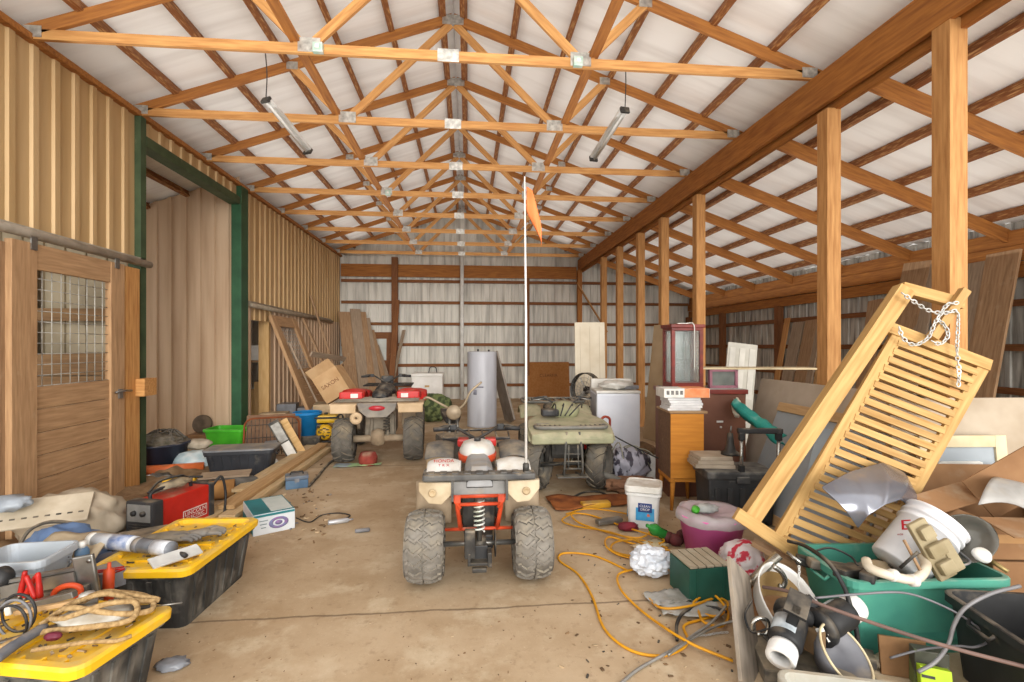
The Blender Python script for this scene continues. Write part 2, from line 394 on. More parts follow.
# back wall timber
tag(barobj('back_girder',(XL+.05,YB-.08,3.91),(XR-.1,YB-.08,3.91),.05,.38,wBeam),'deep timber girder across the top of the back wall','girder')
for k,z in enumerate((.42,1.04,1.67,2.30,2.95,3.6)):
    tag(barobj('wall_girt',(XL+.05,YB-.05,z),(XO-.1,YB-.05,z),.04,.09,wGirt),'%s horizontal girt from the floor on the back wall'%ORD[k],'girt','girts on the back wall')
p=AY(395,330,YB-.12)
tag(barobj('wall_post',(p.x,YB-.15,0),(p.x,YB-.15,4.3),.18,.16,wDark,up=(0,1,0)),'tall dark post on the back wall behind the red quad bike','post','posts of the back wall')
p=AY(527,330,YB-.12)
tag(barobj('wall_post',(p.x,YB-.15,0),(p.x,YB-.15,3.72),.14,.12,wGirt,up=(0,1,0)),'dark post on the back wall behind the whip flag','post','posts of the back wall')
p=AY(462,330,YB-.2)
b=B(); b.tube([(p.x,YB-.24,0),(p.x,YB-.24,4.6)],.06,12); tag(b.obj('drain_pipe',M('e6e6e2',.5,0,'d0d0cb',6)),'pale upright pipe on the back wall beside the water heater','pipe')
# ================================================================ LIGHT
w=bpy.data.worlds.new('overcast'); bpy.context.scene.world=w; w.use_nodes=True
w.node_tree.nodes['Background'].inputs[0].default_value=(1,.985,.96,1); w.node_tree.nodes['Background'].inputs[1].default_value=1.9
def area(loc,rot,sx,sy,e,c=(1,.97,.93)):
    l=bpy.data.lights.new('added_roof_fill','AREA'); l.shape='RECTANGLE'; l.size=sx; l.size_y=sy; l.energy=e; l.color=c
    o=bpy.data.objects.new('added_roof_fill',l); COL.objects.link(o); o.location=loc; o.rotation_euler=rot; return o
sun=bpy.data.lights.new('sun','SUN'); sun.energy=2.45; sun.angle=R_(34); sun.color=(1,.97,.92); so=bpy.data.objects.new('sun',sun); COL.objects.link(so); so.rotation_euler=(R_(80),0,R_(9))

# added fill lights, not barn fittings, aimed up to brighten the roof lining
area((XM,8.4,H-.1),(PI,0,0),6.6,12.4,150)
area((XR+1.9,8.2,roofz(XR+1.9)-.55),(PI,math.atan(SL),0),3.2,12,60)
# ================================================================ SHARED PIECES
def rr(w,d,r,z,n=4,ox=0,oy=0):
    """rounded rectangle ring"""
    o=[]
    for cx,cy,a in ((w/2-r,d/2-r,0),(-w/2+r,d/2-r,90),(-w/2+r,-d/2+r,180),(w/2-r,-d/2+r,270)):
        for k in range(n+1):
            t=R_(a+90*k/n); o.append((cx+r*math.cos(t)+ox,cy+r*math.sin(t)+oy,z))
    return o
def bin_mesh(w,d,h,tap=.86,th=.006,r=.05,rim=.02,ribs=0):
    b=B(); wt,dt=w*tap,d*(1-(1-tap)*w/d*.8)
    b.loft([rr(wt,dt,r,0),rr(w-.01,d-.01,r,h-.045),rr(w+rim*2,d+rim*2,r+rim,h-.04),rr(w+rim*2,d+rim*2,r+rim,h-.004),rr(w+rim*1.4,d+rim*1.4,r+rim,h),rr(w-th*2,d-th*2,r,h),rr(wt-th*2,dt-th*2,r,th*2)],mx=None)
    if ribs:
        for k in range(ribs):
            x=-w*.4+w*.8*k/(ribs-1)
            for s in (-1,1):
                b.bar((x*tap,s*(dt/2-.002),.02),(x,s*(d/2-.004),h-.06),.03,.012,up=(0,s,0))
    return b
def tote(label,loc,rz,w,d,h,mat,group=None,ribs=6,name='storage_tote',cat='tote',tap=.86,mw=None):
    t=thing(name,label,cat,loc,rz,group,mw)
    bin_mesh(w,d,h,tap,ribs=ribs).obj('bin_body',mat,t)
    for s in (-1,1):
        b=B(); b.tube([(s*(w/2+.015),-.07,h-.05),(s*(w/2+.03),-.06,h-.075),(s*(w/2+.03),.06,h-.075),(s*(w/2+.015),.07,h-.05)],.01,6); b.obj('handle',mat,t)
    return t
def lid_mesh(w,d,h=.04,r=.06):
    b=B()
    b.loft([rr(w+.05,d+.05,r,-.022),rr(w+.055,d+.055,r,.012),rr(w+.03,d+.03,r,.024),rr(w-.03,d-.03,r,.024),rr(w-.06,d-.06,r*.8,.0),rr(w-.09,d-.09,r*.7,-.004)])
    for x in (-.22,0,.22):
        b.box((x*w/.75,0,.001),(.04,d-.16,.012))
    for k in range(7):
        for s in (-1,1): b.box(((k-3)*w*.13,s*(d/2-.024),.014),(.012,.03,.018))
    return b
def carton(label,w,d,h,mat,mw,flaps=(70,60,110,100),name='cardboard_box',cat='box',group=None,closed=False):
    t=thing(name,label,cat,group=group,mw=mw); b=B(); th=.005
    b.box((0,0,th/2),(w,d,th))
    for s in (-1,1):
        b.box((s*(w/2-th/2),0,h/2),(th,d,h)); b.box((0,s*(d/2-th/2),h/2),(w-2*th,th,h))
    if closed: b.box((0,0,h-th/2),(w,d,th))
    b.obj('box_body',mat,t)
    if not closed:
        for i,(s,ax) in enumerate(((-1,0),(1,0),(-1,1),(1,1))):
            a=R_(flaps[i]); L=min(w,d)*.5; b=B()
            if ax==0: b.box((0,0,L/2),(th,d-.01,L),T(s*(w/2-th/2),0,h)@RY(s*a))
            else: b.box((0,0,L/2),(w-.01,th,L),T(0,s*(d/2-th/2),h)@RX(-s*a))
            b.obj('flap',mat,t)
    return t
def one(b,name,mat,label,cat,mw=None,group=None,**k):
    return tag(b.obj(name,mat,None,mw,**k),label,cat,group)
def leanboard(name,base,top,w,th,mat,label,cat='board',group=None,up=None):
    """a board standing on base and leaning to top"""
    base=V(base);top=V(top)
    if up is None:
        d=V((top.x-base.x,top.y-base.y,0)); up=d if d.length>.02 else V((0,1,0))
    b=B(); L=(top-base).length; b.box((L/2,0,0),(L,w,th),bev=.002)
    return tag(b.obj(name,mat,None,T(base)@frame(base,top,up).to_4x4()),label,cat,group)
def rope_pile(c,rx,ry,turns,r,seed,z=.0,jig=.03):
    rnd=random.Random(seed); pts=[]
    n=int(turns*9)
    for k in range(n):
        a=k*2*PI/9; q=1+.28*math.sin(k*.9+seed)+rnd.uniform(-.18,.18)
        pts.append((c[0]+rx*q*math.cos(a),c[1]+ry*q*math.sin(a),c[2]+z+r+jig*abs(math.sin(k*1.7))+.004*k/9))
    return pts
wPale=WOOD('d8bf96','bfa276',dust=.15)
kBlack=M('2b2b2c',.55,0,'1d1d1e',6,dust=.35,dustc='8d8170'); kGreyTote=M('34373d',.5,0,'26282d',5,dust=.3,dustc='8d8578')
kDusty=M('3a3836',.7,0,'5f584e',7,dust=.5); kYellow=M('f2bf1c',.45,0,'d8a412',5,dust=.25,dustc='c7a860'); kCard=M('9a7450',.85,0,'845f3e',4,dust=.15); kCardL=M('c9a67c',.85,0,'b58e62',4)
kWhite=M('e6e4de',.5,0,'cfccc4',5,dust=.2,dustc='c5b9a4'); kRed=M('c3231c',.4,0,'a01a15',5,dust=.12); kOrange=M('e0562a',.45,0,'c2451f',6,dust=.1)
kTeal=M('4f9c86',.55,0,'41897a',4,dust=.25,dustc='a3b5a2'); kBlue=M('1f86c8',.45,0,'1a74b0',5); kLime=M('4cb52c',.45,0,'3c9c22',5,dust=.2,dustc='a8d890')
kSteel=M('9b9a96',.35,.8,'75736e',7,dust=.2); kChrome=M('b9b7b0',.2,.9,'8d8b85',6); kDarkMet=M('4b4945',.55,.35,'2e2c2a',8,dust=.35)
kRust=M('8a4a25',.8,.1,'6a3517',6); kDirt=M('94795a',.95,0,'74593c',9,bump=.5); kRope=M('b5976a',.9,0,'8d7048',60,bump=.5); kTan=M('c4ad8c',.8,0,'a8906e',7,dust=.2); kClear=M('dfe3e6',.15,0,None,trans=.75,alpha=.6); kCream=M('d8c9a6',.6,0,'c4b28c',5,dust=.2)
kGrey=M('85868a',.6,0,'6b6b6e',6,dust=.25); kRubber=M('6f6b65',.9,0,'3d3b39',11,dust=.4,dustc='a39a8a'); kBlueG=M('5c7a96',.6,0,'476480',6,dust=.3); kYelCord=M('e0a01c',.5,0,'c98a12',9)
kPaper=M('e9e7e1',.7,0,'d2cfc8',9)
# ================================================================ LEFT WALL FITTINGS
FL=RZ(PI/2)     # local x runs back along the wall, local -y faces the room
def stall_door(label,mw,w=1.4,h=2.5,group=None):
    t=thing('stall_door',label,'door',mw=mw)
    for x,ww in ((.12,.24),(w-.1,.2)):
        barobj2('stile',(x,0,0.02),(x,0,h),ww,.06,wDoor,t)
    barobj2('top_rail',(.24,0,h-.11),(w-.2,0,h-.11),.22,.05,wDoor,t,up=(0,1,0))
    z=.04; hs=(.2,.2,.21,.2,.21,.2)
    for q in hs:
        barobj2('plank',(.24,.005,z+q/2),(w-.2,.005,z+q/2),q-.012,.03,wDoor,t,up=(0,1,0)); z+=q
    b=B(); z0,z1,x0,x1=z,h-.2,.22,w-.18
    n=9
    for k in range(n+1): b.tube([(x0+(x1-x0)*k/n,.0,z0),(x0+(x1-x0)*k/n,.0,z1)],.0042,5)
    for k in range(12): zz=z0+(z1-z0)*k/11; b.tube([(x0,.008,zz),(x1,.008,zz)],.0042,5)
    b.obj('wire_mesh',M('c4c2ba',.5,.2,'9a978e',9),t)
    return t
def barobj2(name,p0,p1,w,th,mat,par,up=(0,1,0)):
    """local board: w across, th along up"""
    p0=V(p0);p1=V(p1);L=(p1-p0).length; b=B(); b.box((L/2,0,0),(L,w,th),bev=.004)
    return b.obj(name,mat,par,T(p0)@frame(p0,p1,up).to_4x4())
sd=stall_door('sliding wooden stall door with wire mesh window hung from the track',T(XL+.09,4.35,.03)@FL,1.32)
b=B(); b.tube([(1.16,-.045,1.12),(1.28,-.06,1.13),(1.4,-.05,1.12)],.012); b.box((1.24,-.04,1.1),(.05,.02,.1)); b.obj('latch',kSteel,sd)
for x in (.2,1.2):
    b=B(); b.box((x,-.035,2.5),(.06,.012,.12)); b.box((x,-.03,2.57),(.08,.03,.03)); b.obj('hanger',kSteel,sd)
b=B(); b.tube([(XL+.1,2.6,2.62),(XL+.1,6.12,2.6)],.042,10); b.bar((XL+.05,2.6,2.64),(XL+.05,6.1,2.62),.04,.09); one(b,'door_track',M('bcb3a4',.6,.1,'9b9183',6,dust=.2),'grey sliding door track above the stall door','track')
dp=thing('door_post','raw timber post beside the stall door latch, with a small wooden block','post',(XL+.05,5.82,0))
barobj('post',(XL+.05,5.82,0),(XL+.05,5.82,2.52),.22,.12,wGold,dp,up=(1,0,0))
b=B(); b.box((0,0,0),(.1,.22,.2),bev=.006); b.obj('wood_block',wGold,dp,T(XL+.155,5.97,1.17),world=True)
tag(barobj('door_post',(XL+.02,4.28,0),(XL+.02,4.28,2.5),.2,.1,wOld,up=(1,0,0)),'weathered post left of the stall door at the photo edge','post')
# rear doorway
b=B(); b.tube([(XL+.09,8.86,2.35),(XL+.09,13.9,2.3)],.04,10); b.bar((XL+.05,8.86,2.38),(XL+.05,13.9,2.33),.04,.09); one(b,'door_track',M('a89a86',.6,.3,'877a68',6,dust=.2),'weathered sliding track above the rear doorway','track')
ribbed('wall_left_rear_lintel',(XL,9.0),(XL,9.94),2.1,2.33,(1,0,0),mTan)
tag(barobj('door_post',(XL-.09,9.86,0),(XL-.09,9.86,2.12),.19,.09,wPine,up=(0,1,0)),'pale pine post at the far side of the rear doorway','post')
b=B(); b.box((0,0,0),(.5,.4,.3),bev=.01); one(b,'shelf_box',kWhite,'white box on a shelf inside the dark doorway','box',T(XL-.55,10.35,1.5))
b=B(); b.box((0,0,-.02),(.7,.6,.04)); 
for x in (-.3,.3):
    for y in (-.25,.25): b.box((x,y,-.67),(.05,.05,1.3))
one(b,'wooden_shelf',wOld,'rough shelf stand inside the dark doorway','shelf',T(XL-.5,10.35,1.35))
for k in range(3):
    leanboard('stored_board',(XL-.25-.1*k,10.0+.05*k,0),(XL-.45-.1*k,10.4,.9-.15*k),.12,.03,wPine,'short pine board inside the dark doorway','board','boards in the dark doorway')
for k in range(4):
    b=B(); b.box((0,0,0),(.35,.5,.07),bev=.006); one(b,'stacked_plank',wPine,'short plank piled on the floor just inside the doorway','plank',T(XL-.1,9.42,.04+.075*k),'planks inside the doorway')
# leaning old stall door and boards behind
p0=V((-2.94,9.72,0)); a=math.atan2(.86,2.24)
sd2=stall_door('old stall door with torn mesh leaning against the left wall',T(p0)@RY(-a)@FL,1.32,2.38)
leanboard('loose_board',(-2.86,10.15,.1),(-3.5,9.9,1.7),.14,.03,wGrey,'grey board lying up the face of the leaning door')
leanboard('loose_board',(-2.95,12.4,0),(-3.80,12.2,2.85),.16,.04,wOld,'long board leaning on the left wall, taller than the leaning door')
leanboard('loose_board',(-2.8,11.6,0),(-3.78,11.55,2.3),.1,.04,wOld,'narrow board leaning on the left wall right of the leaning door')
leanboard('loose_board',AX(311,354,-3.0)+V((0,0,0)),AX(345,359,-2.7),.1,.03,wGrey,'short board lying level across the leaning boards')
# cluster of boards in the back left corner
px=[(343,312,.42),(352,309,.3),(359,312,.22),(364,318,.16),(369,330,.14),(374,345,.12)]
for k,(x,y,w_) in enumerate(px):
    Y0=13.6+.12*k; tp=AY(x+3,y,Y0+.75); bs=AY(x+12+2*k,402,Y0)
    bs.z=0
    leanboard('leaning_plank',bs,tp,w_,.03,wGrey if k%2 else wOld,['widest weathered plank leaning in the back left corner','tallest plank in the back left corner, second from the left wall','third plank of the back left corner cluster','narrow fourth plank of the back left corner cluster','fifth plank of the back left cluster, leaning steeply','shortest slanting plank of the back left cluster'][k],'plank','planks in the back left corner')
t=thing('panel_door','brown wooden door with a small window standing on the back wall','door',mw=T(AY(377,400,YB-.45).x,YB-.22,0)@RX(R_(-4)))
barobj2('stile',(-.3,0,0),(-.3,0,2.05),.16,.04,wDark,t); barobj2('stile',(.3,0,0),(.3,0,2.05),.16,.04,wDark,t)
for z in (.1,1.1,1.95): barobj2('rail',(-.22,0,z),(.22,0,z),.2,.04,wDark,t,up=(0,1,0))
b=B(); b.box((0,0,.6),(.46,.02,.9)); b.obj('panel',wDark,t); b=B(); b.box((0,0,1.5),(.46,.01,.7)); b.obj('pane',M('c9ccc6',.2,0,'b5b9b2',3),t)
leanboard('leaning_plank',AY(391,388,14.3)*1,AY(397,300,14.85),.16,.03,wDark,'dark reddish plank leaning on the back wall post','plank')
bpy.data.objects[-1] if False else None
leanboard('leaning_plank',(AY(388,395,14.2).x,14.2,0),AY(404,330,14.8),.1,.03,wGrey,'grey plank leaning to the right of the back wall post','plank')
# ================================================================ LEFT FLOOR, REAR PART
# dirt swept against the left wall
b=B()
def dirt(u,v):
    y=3.4+5.0*v; x=XL+.0+(.95+.25*noise.noise(V((y*1.3,1,0))))*u
    return (x,y,max(.0,.13*(1-u)*(.6+.9*noise.noise(V((x*3,y*3,2))))+.05*noise.noise(V((x*11,y*11,7)))*(1-u))-.004)
b.grid(dirt,24,90); tag(b.obj('dirt_bank',kDirt),'brown dirt and chaff swept against the left wall','dirt',kind='stuff')
# tub of rubbish
p=G(161,470); t=thing('round_tub','dark blue round tub heaped with grey rubbish beside green trim','tub',(p.x,p.y,0))
b=B(); b.lathe([(0,0),(.26,0),(.31,.34),(.335,.345),(.335,.37),(.31,.37),(.255,.03),(0,.03)],seg=28); b.obj('tub_body',M('34394a',.5,0,'272b38',4,dust=.15),t)
b=B(); b.blob((0,0,.38),(.56,.54,.22),.25,3,4,seed=3,flat=.35); o=b.obj('rubbish_heap',M('7d7468',.9,0,'55503f',14,bump=.6),t); o['kind']='stuff'
b=B()
for k in range(7):
    a=k*.9; b.tube(curve([(.28*math.cos(a),.25*math.sin(a),.4),(.1*math.cos(a+1),.1,.52),(.3*math.cos(a+2.2),.28*math.sin(a+2),.42)],5),.012,5)
b.obj('loose_strap',M('6a655c',.9),t)
p=G(190,452); b=B(); b.lathe([(0,-.03),(.13,-.035),(.15,-.02),(.15,.02),(.13,.035),(0,.03)],seg=24); one(b,'round_disc',M('6b5a49',.9,0,'4c3f33',8),'brown round disc standing behind the dark tub','disc',T(p.x-.05,p.y+.45,.36)@RX(R_(80)))
b=B(); b.box((0,0,.1),(.4,.3,.2),bev=.01); one(b,'carton',kCard,'brown carton under the round disc behind the tubs','box',T(p.x-.05,p.y+.5,0))
p=G(205,462); b=B(); b.blob((0,0,.12),(.5,.34,.28),.25,2.5,3,seed=5,flat=0); one(b,'plastic_bag',M('a9c0c6',.35,0,'d6dcdc',8),'pale blue crumpled bag between the tub and grey tote','bag',T(G(193,470)))
b=B(); b.blob((0,0,0),(.36,.24,.14),.3,2.5,3,seed=6); one(b,'rag',M('c5b8a4',.9,0,'a0937f',8),'cream rag on top of the pale blue bag','rag',T(G(197,466))@T(0,0,.3))
t=tote('bright green open storage tub with pale scuffs behind grey tote',G(222,452)+V((0,.25,0)),-.05,.6,.42,.34,kLime,ribs=0,name='green_tub',cat='tub',tap=.8)
p=G(240,477); t=tote('dark grey open tote holding boards, in front of green tub',(p.x-.03,p.y+.15,0),.12,.78,.36,.33,kGreyTote,ribs=7,name='storage_tote')
b=B()
b.loft([rr(.83,.41,.06,0),rr(.83,.41,.06,.02),rr(.76,.34,.05,.026)]); b.obj('tote_lid',M('85878a',.5,0,'6a6c70',5,dust=.4),t,T(0,0,.33))
for k,(x0,z0,x1,z1) in enumerate(((152,467,198,465.5),)):
    p0=G(122,477);p1=G(204,472); b=B(); b.tube([(p0.x,p0.y,.07),((p0.x+p1.x)/2,(p0.y+p1.y)/2-.05,.075),(p1.x,p1.y,.07)],.06,14); one(b,'drain_tube',M('e0743e',.5,0,'c9622f',5,dust=.15),'orange plastic tube on the floor below the dark tub','tube')
p=G(180,486); t=thing('yellow_drill_case','small yellow plastic tool lying in the dirt','tool',(p.x,p.y,0),.2)
b=B(); b.box((0,0,.05),(.34,.12,.1),bev=.03); b.obj('shell',kYellow,t); b=B(); b.tube([(.15,0,.05),(.26,.02,.03),(.32,-.06,.03)],.022,8); b.obj('grip',kBlack,t)
p=G(160,480); b=B(); b.blob((0,0,.04),(.3,.14,.09),.4,4,3,seed=9,flat=0); one(b,'metal_scrap',kSteel,'shiny scrap of metal beside the orange tube','scrap',T(p))
# rolls and rags in front of the grey tote
p=G(213,500); b=B(); b.lathe([(.05,-.2),(.1,-.2),(.1,.2),(.05,.2),(.05,-.2)],seg=20); one(b,'cardboard_roll',M('b98a52',.85,0,'94683a',5),'brown cardboard roll lying against the grey tote','roll',T(p.x,p.y,.1)@RZ(.35)@RY(PI/2))
p=G(235,492); b=B(); b.blob((0,0,.09),(.55,.3,.2),.2,2.2,3,seed=12,flat=0); one(b,'jacket',M('6d6a64',.95,0,'4e4c48',9),'grey jacket bundled in front of the grey tote','jacket',T(p.x-.02,p.y,0)@RZ(.3))
b=B(); b.box((0,0,0),(.5,.2,.02),bev=.003); one(b,'flat_board',wGrey,'dusty flat board lying on the bundled jacket','board',T(p.x-.1,p.y,.2)@RZ(.25)@RX(.1))
# bundle of long boards
A0=G(219,528);A1=G(328,450); d=(A1-A0).normalized(); n_=V((-d.y,d.x,0))
for k,(o_,z,l0,l1) in enumerate(((-.0,.02,0,3.3),(.16,.02,.15,3.2),(-.02,.062,.1,3.1),(.15,.062,.0,3.0),(.06,.104,.25,3.25),(.2,.104,.8,3.1))):
    q=A0+n_*o_
    tag(barobj('long_plank',q+d*l0+V((0,0,z)),q+d*l1+V((0,0,z)),.15,.038,wPale if k!=4 else wLight),['bottom plank of the long stack, on its aisle side','bottom plank of the long stack, on its wall side','middle plank of the long stack, on its aisle side','middle plank of the long stack, on its wall side','upper plank of the long stack, on its aisle side','shorter top plank of the long stack, on its wall side'][k],'plank','long planks stacked on the floor')
# teal and white carton
c0=G(253,537);c1=G(295,528); rz=math.atan2(c1.y-c0.y,c1.x-c0.x); L=(c1-c0).length
t=thing('product_box','white and teal printed carton on the floor by the planks','box',(c0.x,c0.y,0),rz)
b=B(); b.box((L/2,.25,.09),(L,.5,.18),bev=.003); b.obj('carton_body',M('dfe3e6',.6,0,'cfd4d8',6),t)
b=B(); b.box((L*.5,.25,.1815),(L*.98,.49,.002)); b.obj('teal_top',M('2f7f86',.6,0,'25686e',4),t)
b=B(); b.box((L*.7,.25,.184),(L*.52,.44,.002),T(0,0,0)); b.obj('white_panel',M('d7dcd9',.7,0,'b9c4c0',5),t)
b=B(); b.box((-.002,.25,.05),(.003,.49,.08)); b.box((L*.5,-.002,.165),(L*.98,.003,.02)); b.obj('teal_band',M('2f7f86',.6),t)
b=B(); b.lathe([(.03,0),(.05,0),(.05,.003),(.03,.003),(.03,0)],T(L*.6,-.003,.085)@RX(PI/2),24,sx=1.6); b.lathe([(0,0),(.02,0),(.02,.003),(0,.003)],T(L*.6,-.003,.085)@RX(PI/2),20,sx=1.5); b.obj('printed_picture',M('9a6aa0',.6,0,'6f87a8',20),t)
for k in range(3):
    b=B(); b.box((L*.24,-.003,.12-.03*k),(.07-.015*k,.002,.008)); b.obj('printed_line',M('8fa0a4',.6),t)
cable('power_cable',[G(296,518),G(310,522,.01),G(322,515,.01),G(340,513,.01),G(350,516,.01),G(335,521,.01)],.006,kBlack,'thin black cable winding away from the teal carton')
# small blue toolbox
p=G(297,489); t=thing('small_toolbox','small blue grey plastic toolbox on the floor beside long planks','toolbox',(p.x,p.y,0),.35)
b=B(); b.box((0,.1,.05),(.24,.2,.1),bev=.012); b.obj('box_body',kBlueG,t); b=B(); b.box((0,.1,.125),(.25,.21,.045),bev=.014); b.obj('lid',M('6d7a88',.6,0,'596574',5,dust=.4),t)
b=B(); b.tube([(-.07,.1,.145),(-.06,.1,.175),(.06,.1,.175),(.07,.1,.145)],.01,6); b.obj('handle',kBlack,t)
b=B(); b.box((0,-.004,.1),(.05,.012,.04),bev=.003); b.obj('latch',kGrey,t)
cable('garden_hose',[G(309,486,.02),G(318,476,.02),G(328,464,.02),G(337,458,.02),G(345,450,.02),G(350,452,.02)],.018,kDusty,'dark hose lying from the small toolbox towards the red quad','hose')
# rack, panels, blue bucket
t=thing('wire_rack','rusty wire oven rack standing on edge behind the grey tote','rack',mw=T(G(262,462)+V((.0,.35,0)))@RZ(.35)@RX(R_(-28)))
b=B(); b.tube([(x,0,z) for x,_,z in [(q[0],0,q[1]+.3) for q in rr(.75,.62,.12,0)]],.014,6,closed=True); b.obj('outer_frame',kRust,t)
b=B()
for k in range(14): b.tube([(-.33+.051*k,0,.02),(-.33+.051*k,0,.59)],.005,5)
for k in range(3): b.tube([(-.36,0,.1+.2*k),(.36,0,.1+.2*k)],.006,5)
b.obj('wire_grid',kDarkMet,t)
b=B(); b.box((0,0,.3),(.8,.03,.6),bev=.004); one(b,'hardboard_sheet',M('8a6a50',.8,0,'6d5240',5,dust=.15),'brown rounded panel leaning behind the wire rack','panel',T(G(262,458)+V((-.05,.55,0)))@RZ(.3)@RX(R_(-30)))
rnd=random.Random(4)
for k in range(9):
    p=G(267+rnd.uniform(-8,12),468+rnd.uniform(-10,4)); b=B(); b.box((0,0,0),(.18,.1,.05),bev=.006)
    one(b,'white_fitting',kPaper if k%2 else kGrey,'small white or grey plastic piece spilled before the wire rack','piece',T(p.x,p.y+.1,.05+.05*(k%3)+.12*(k>5))@Euler((rnd.uniform(-.4,.4),rnd.uniform(-.4,.4),rnd.uniform(0,3))).to_matrix().to_4x4(),'spilled white fittings')
t=thing('light_panel','narrow white framed panel leaning outward beside the wire rack','panel',mw=T(G(296,462))@RZ(.5)@RX(R_(-8))@RY(R_(-26)))
b=B(); b.box((0,0,.33),(.14,.04,.66),bev=.004); b.obj('panel_back',kDusty,t); b=B(); b.box((0,-.023,.17),(.11,.008,.3)); b.obj('lower_face',kPaper,t); b=B(); b.box((0,-.023,.48),(.11,.008,.28)); b.obj('upper_face',M('b9b7b0',.5,0,'8e8c86',12),t)
b=B(); b.box((0,0,.33),(.1,.03,.66),bev=.004); one(b,'pine_offcut',wPine,'pine offcut leaning right of the white framed panel','board',T(G(303,460)+V((.02,.06,0)))@RZ(.5)@RX(R_(-8))@RY(R_(-26)))
p=G(297,447); t=thing('blue_bucket','bright blue plastic bucket behind the white framed panel','bucket',(p.x+.05,p.y+.35,.14),0)
b=B(); b.lathe([(0,0),(.17,0),(.22,.36),(.235,.365),(.235,.385),(.215,.385),(.165,.015),(0,.015)],seg=28); b.obj('bucket_body',kBlue,t); b=B(); b.lathe([(.2,0),(.24,0),(.24,.02),(.2,.02)],T(0,0,.345),28); b.obj('rim',kBlue,t)
b=B(); b.box((0,0,.07),(.55,.5,.14),bev=.01); one(b,'grey_crate',kDusty,'dark dusty crate under the blue bucket','crate',T(p.x+.05,p.y+.35,0))
cx0=G(290,440)
for k,(dx,dy,w_,h_,m) in enumerate(((-.62,.95,.5,.30,kDusty),(-.05,1.25,.45,.36,kTan),(.33,.95,.28,.50,kPaper),(-.62,1.6,.4,.46,kGrey))):
    b=B(); b.box((0,0,h_/2),(w_,.34,h_),bev=.01); one(b,'stored_carton',m,['dark low carton beyond the wire rack','dusty tan carton beyond the wire rack','white carton beyond the blue bucket','grey carton by the rear doorway'][k],'box',T(cx0.x+dx,cx0.y+dy,0)@RZ(.05*k))
b=B(); b.box((0,0,0),(.48,.3,.06),bev=.01); one(b,'folded_tarp',kTan,'tan folded tarp on the dark carton beyond the wire rack','tarp',T(cx0.x-.62,cx0.y+.95,.332)@RZ(.1))
b=B(); b.box((0,0,0),(.44,.3,.06),bev=.012); one(b,'folded_tarp',kGrey,'grey folded tarp on the tan carton beyond the wire rack','tarp',T(cx0.x-.05,cx0.y+1.25,.393)@RZ(.2))
# generator
p=G(319,444); t=thing('generator','yellow and black portable generator in a tube frame','generator',(p.x,p.y+.22,0),.12)
fr=.016
for s in (-1,1):
    b=B(); b.tube([(-.28,s*.2,.03),(.28,s*.2,.03),(.3,s*.2,.06),(.3,s*.2,.4),(.28,s*.2,.43),(-.28,s*.2,.43),(-.3,s*.2,.4),(-.3,s*.2,.06)],fr,7,closed=True); b.obj('tube_frame',kBlack,t)
b=B()
for x in (-.25,.25):
    for z in (.03,.43): b.tube([(x,-.2,z),(x,.2,z)],fr,7)
b.obj('cross_tube',kBlack,t)
b=B(); b.box((0,0,.4),(.5,.34,.13),bev=.04); b.obj('fuel_tank',M('e0b52a',.4,0,'b8921c',5,dust=.1),t)
b=B(); b.lathe([(0,0),(.03,0),(.03,.03),(0,.03)],T(.05,0,.465)); b.obj('fuel_cap',kBlack,t)
b=B(); b.box((-.08,0,.19),(.3,.3,.25),bev=.02); b.obj('engine',kDarkMet,t)
b=B(); b.lathe([(0,.0),(.13,0),(.135,-.05),(.1,-.09),(0,-.09)],T(.06,-.15,.19)@RX(-PI/2),22); b.obj('recoil_cover',M('d8a821',.45,0,'3a3424',18,lo=.55,hi=.6),t)
b=B()
for k in range(8): a=k*PI/4; b.box((.07*math.cos(a),.07*math.sin(a),0),(.05,.016,.012),T(.06,-.245,.19)@RX(PI/2)); 
b.obj('vent_slot',kBlack,t)
b=B(); b.box((-.2,-.17,.24),(.1,.05,.16),bev=.01); b.obj('control_panel',kBlack,t)
for x in (-.24,.24):
    b=B(); b.box((x,0,.008),(.05,.36,.016)); b.obj('foot',kBlack,t)
# carton tilted against the leaning door
pc=D(334,383,9.55)
R3=FACE(V((cs,-sn,0)),V((sn,cs,0)),V((0,0,1)))
t=carton('tilted brown cardboard box propped against the leaning stall door',.52,.4,.55,kCardL,T(pc)@R3@RY(R_(-32))@T(0,0,-.3),flaps=(20,200,30,75),name='cardboard_box')
words('SAXON',.11,M('7a4a2a',.8),t,T(0,-.2015,.3)@FRONT)
b=B(); b.box((0,0,.26),(.7,.6,.52),bev=.01); one(b,'stored_carton',kTan,'dusty carton under the tilted box, behind the generator','box',T(pc.x-.02,pc.y+.05,0)@RZ(.2))
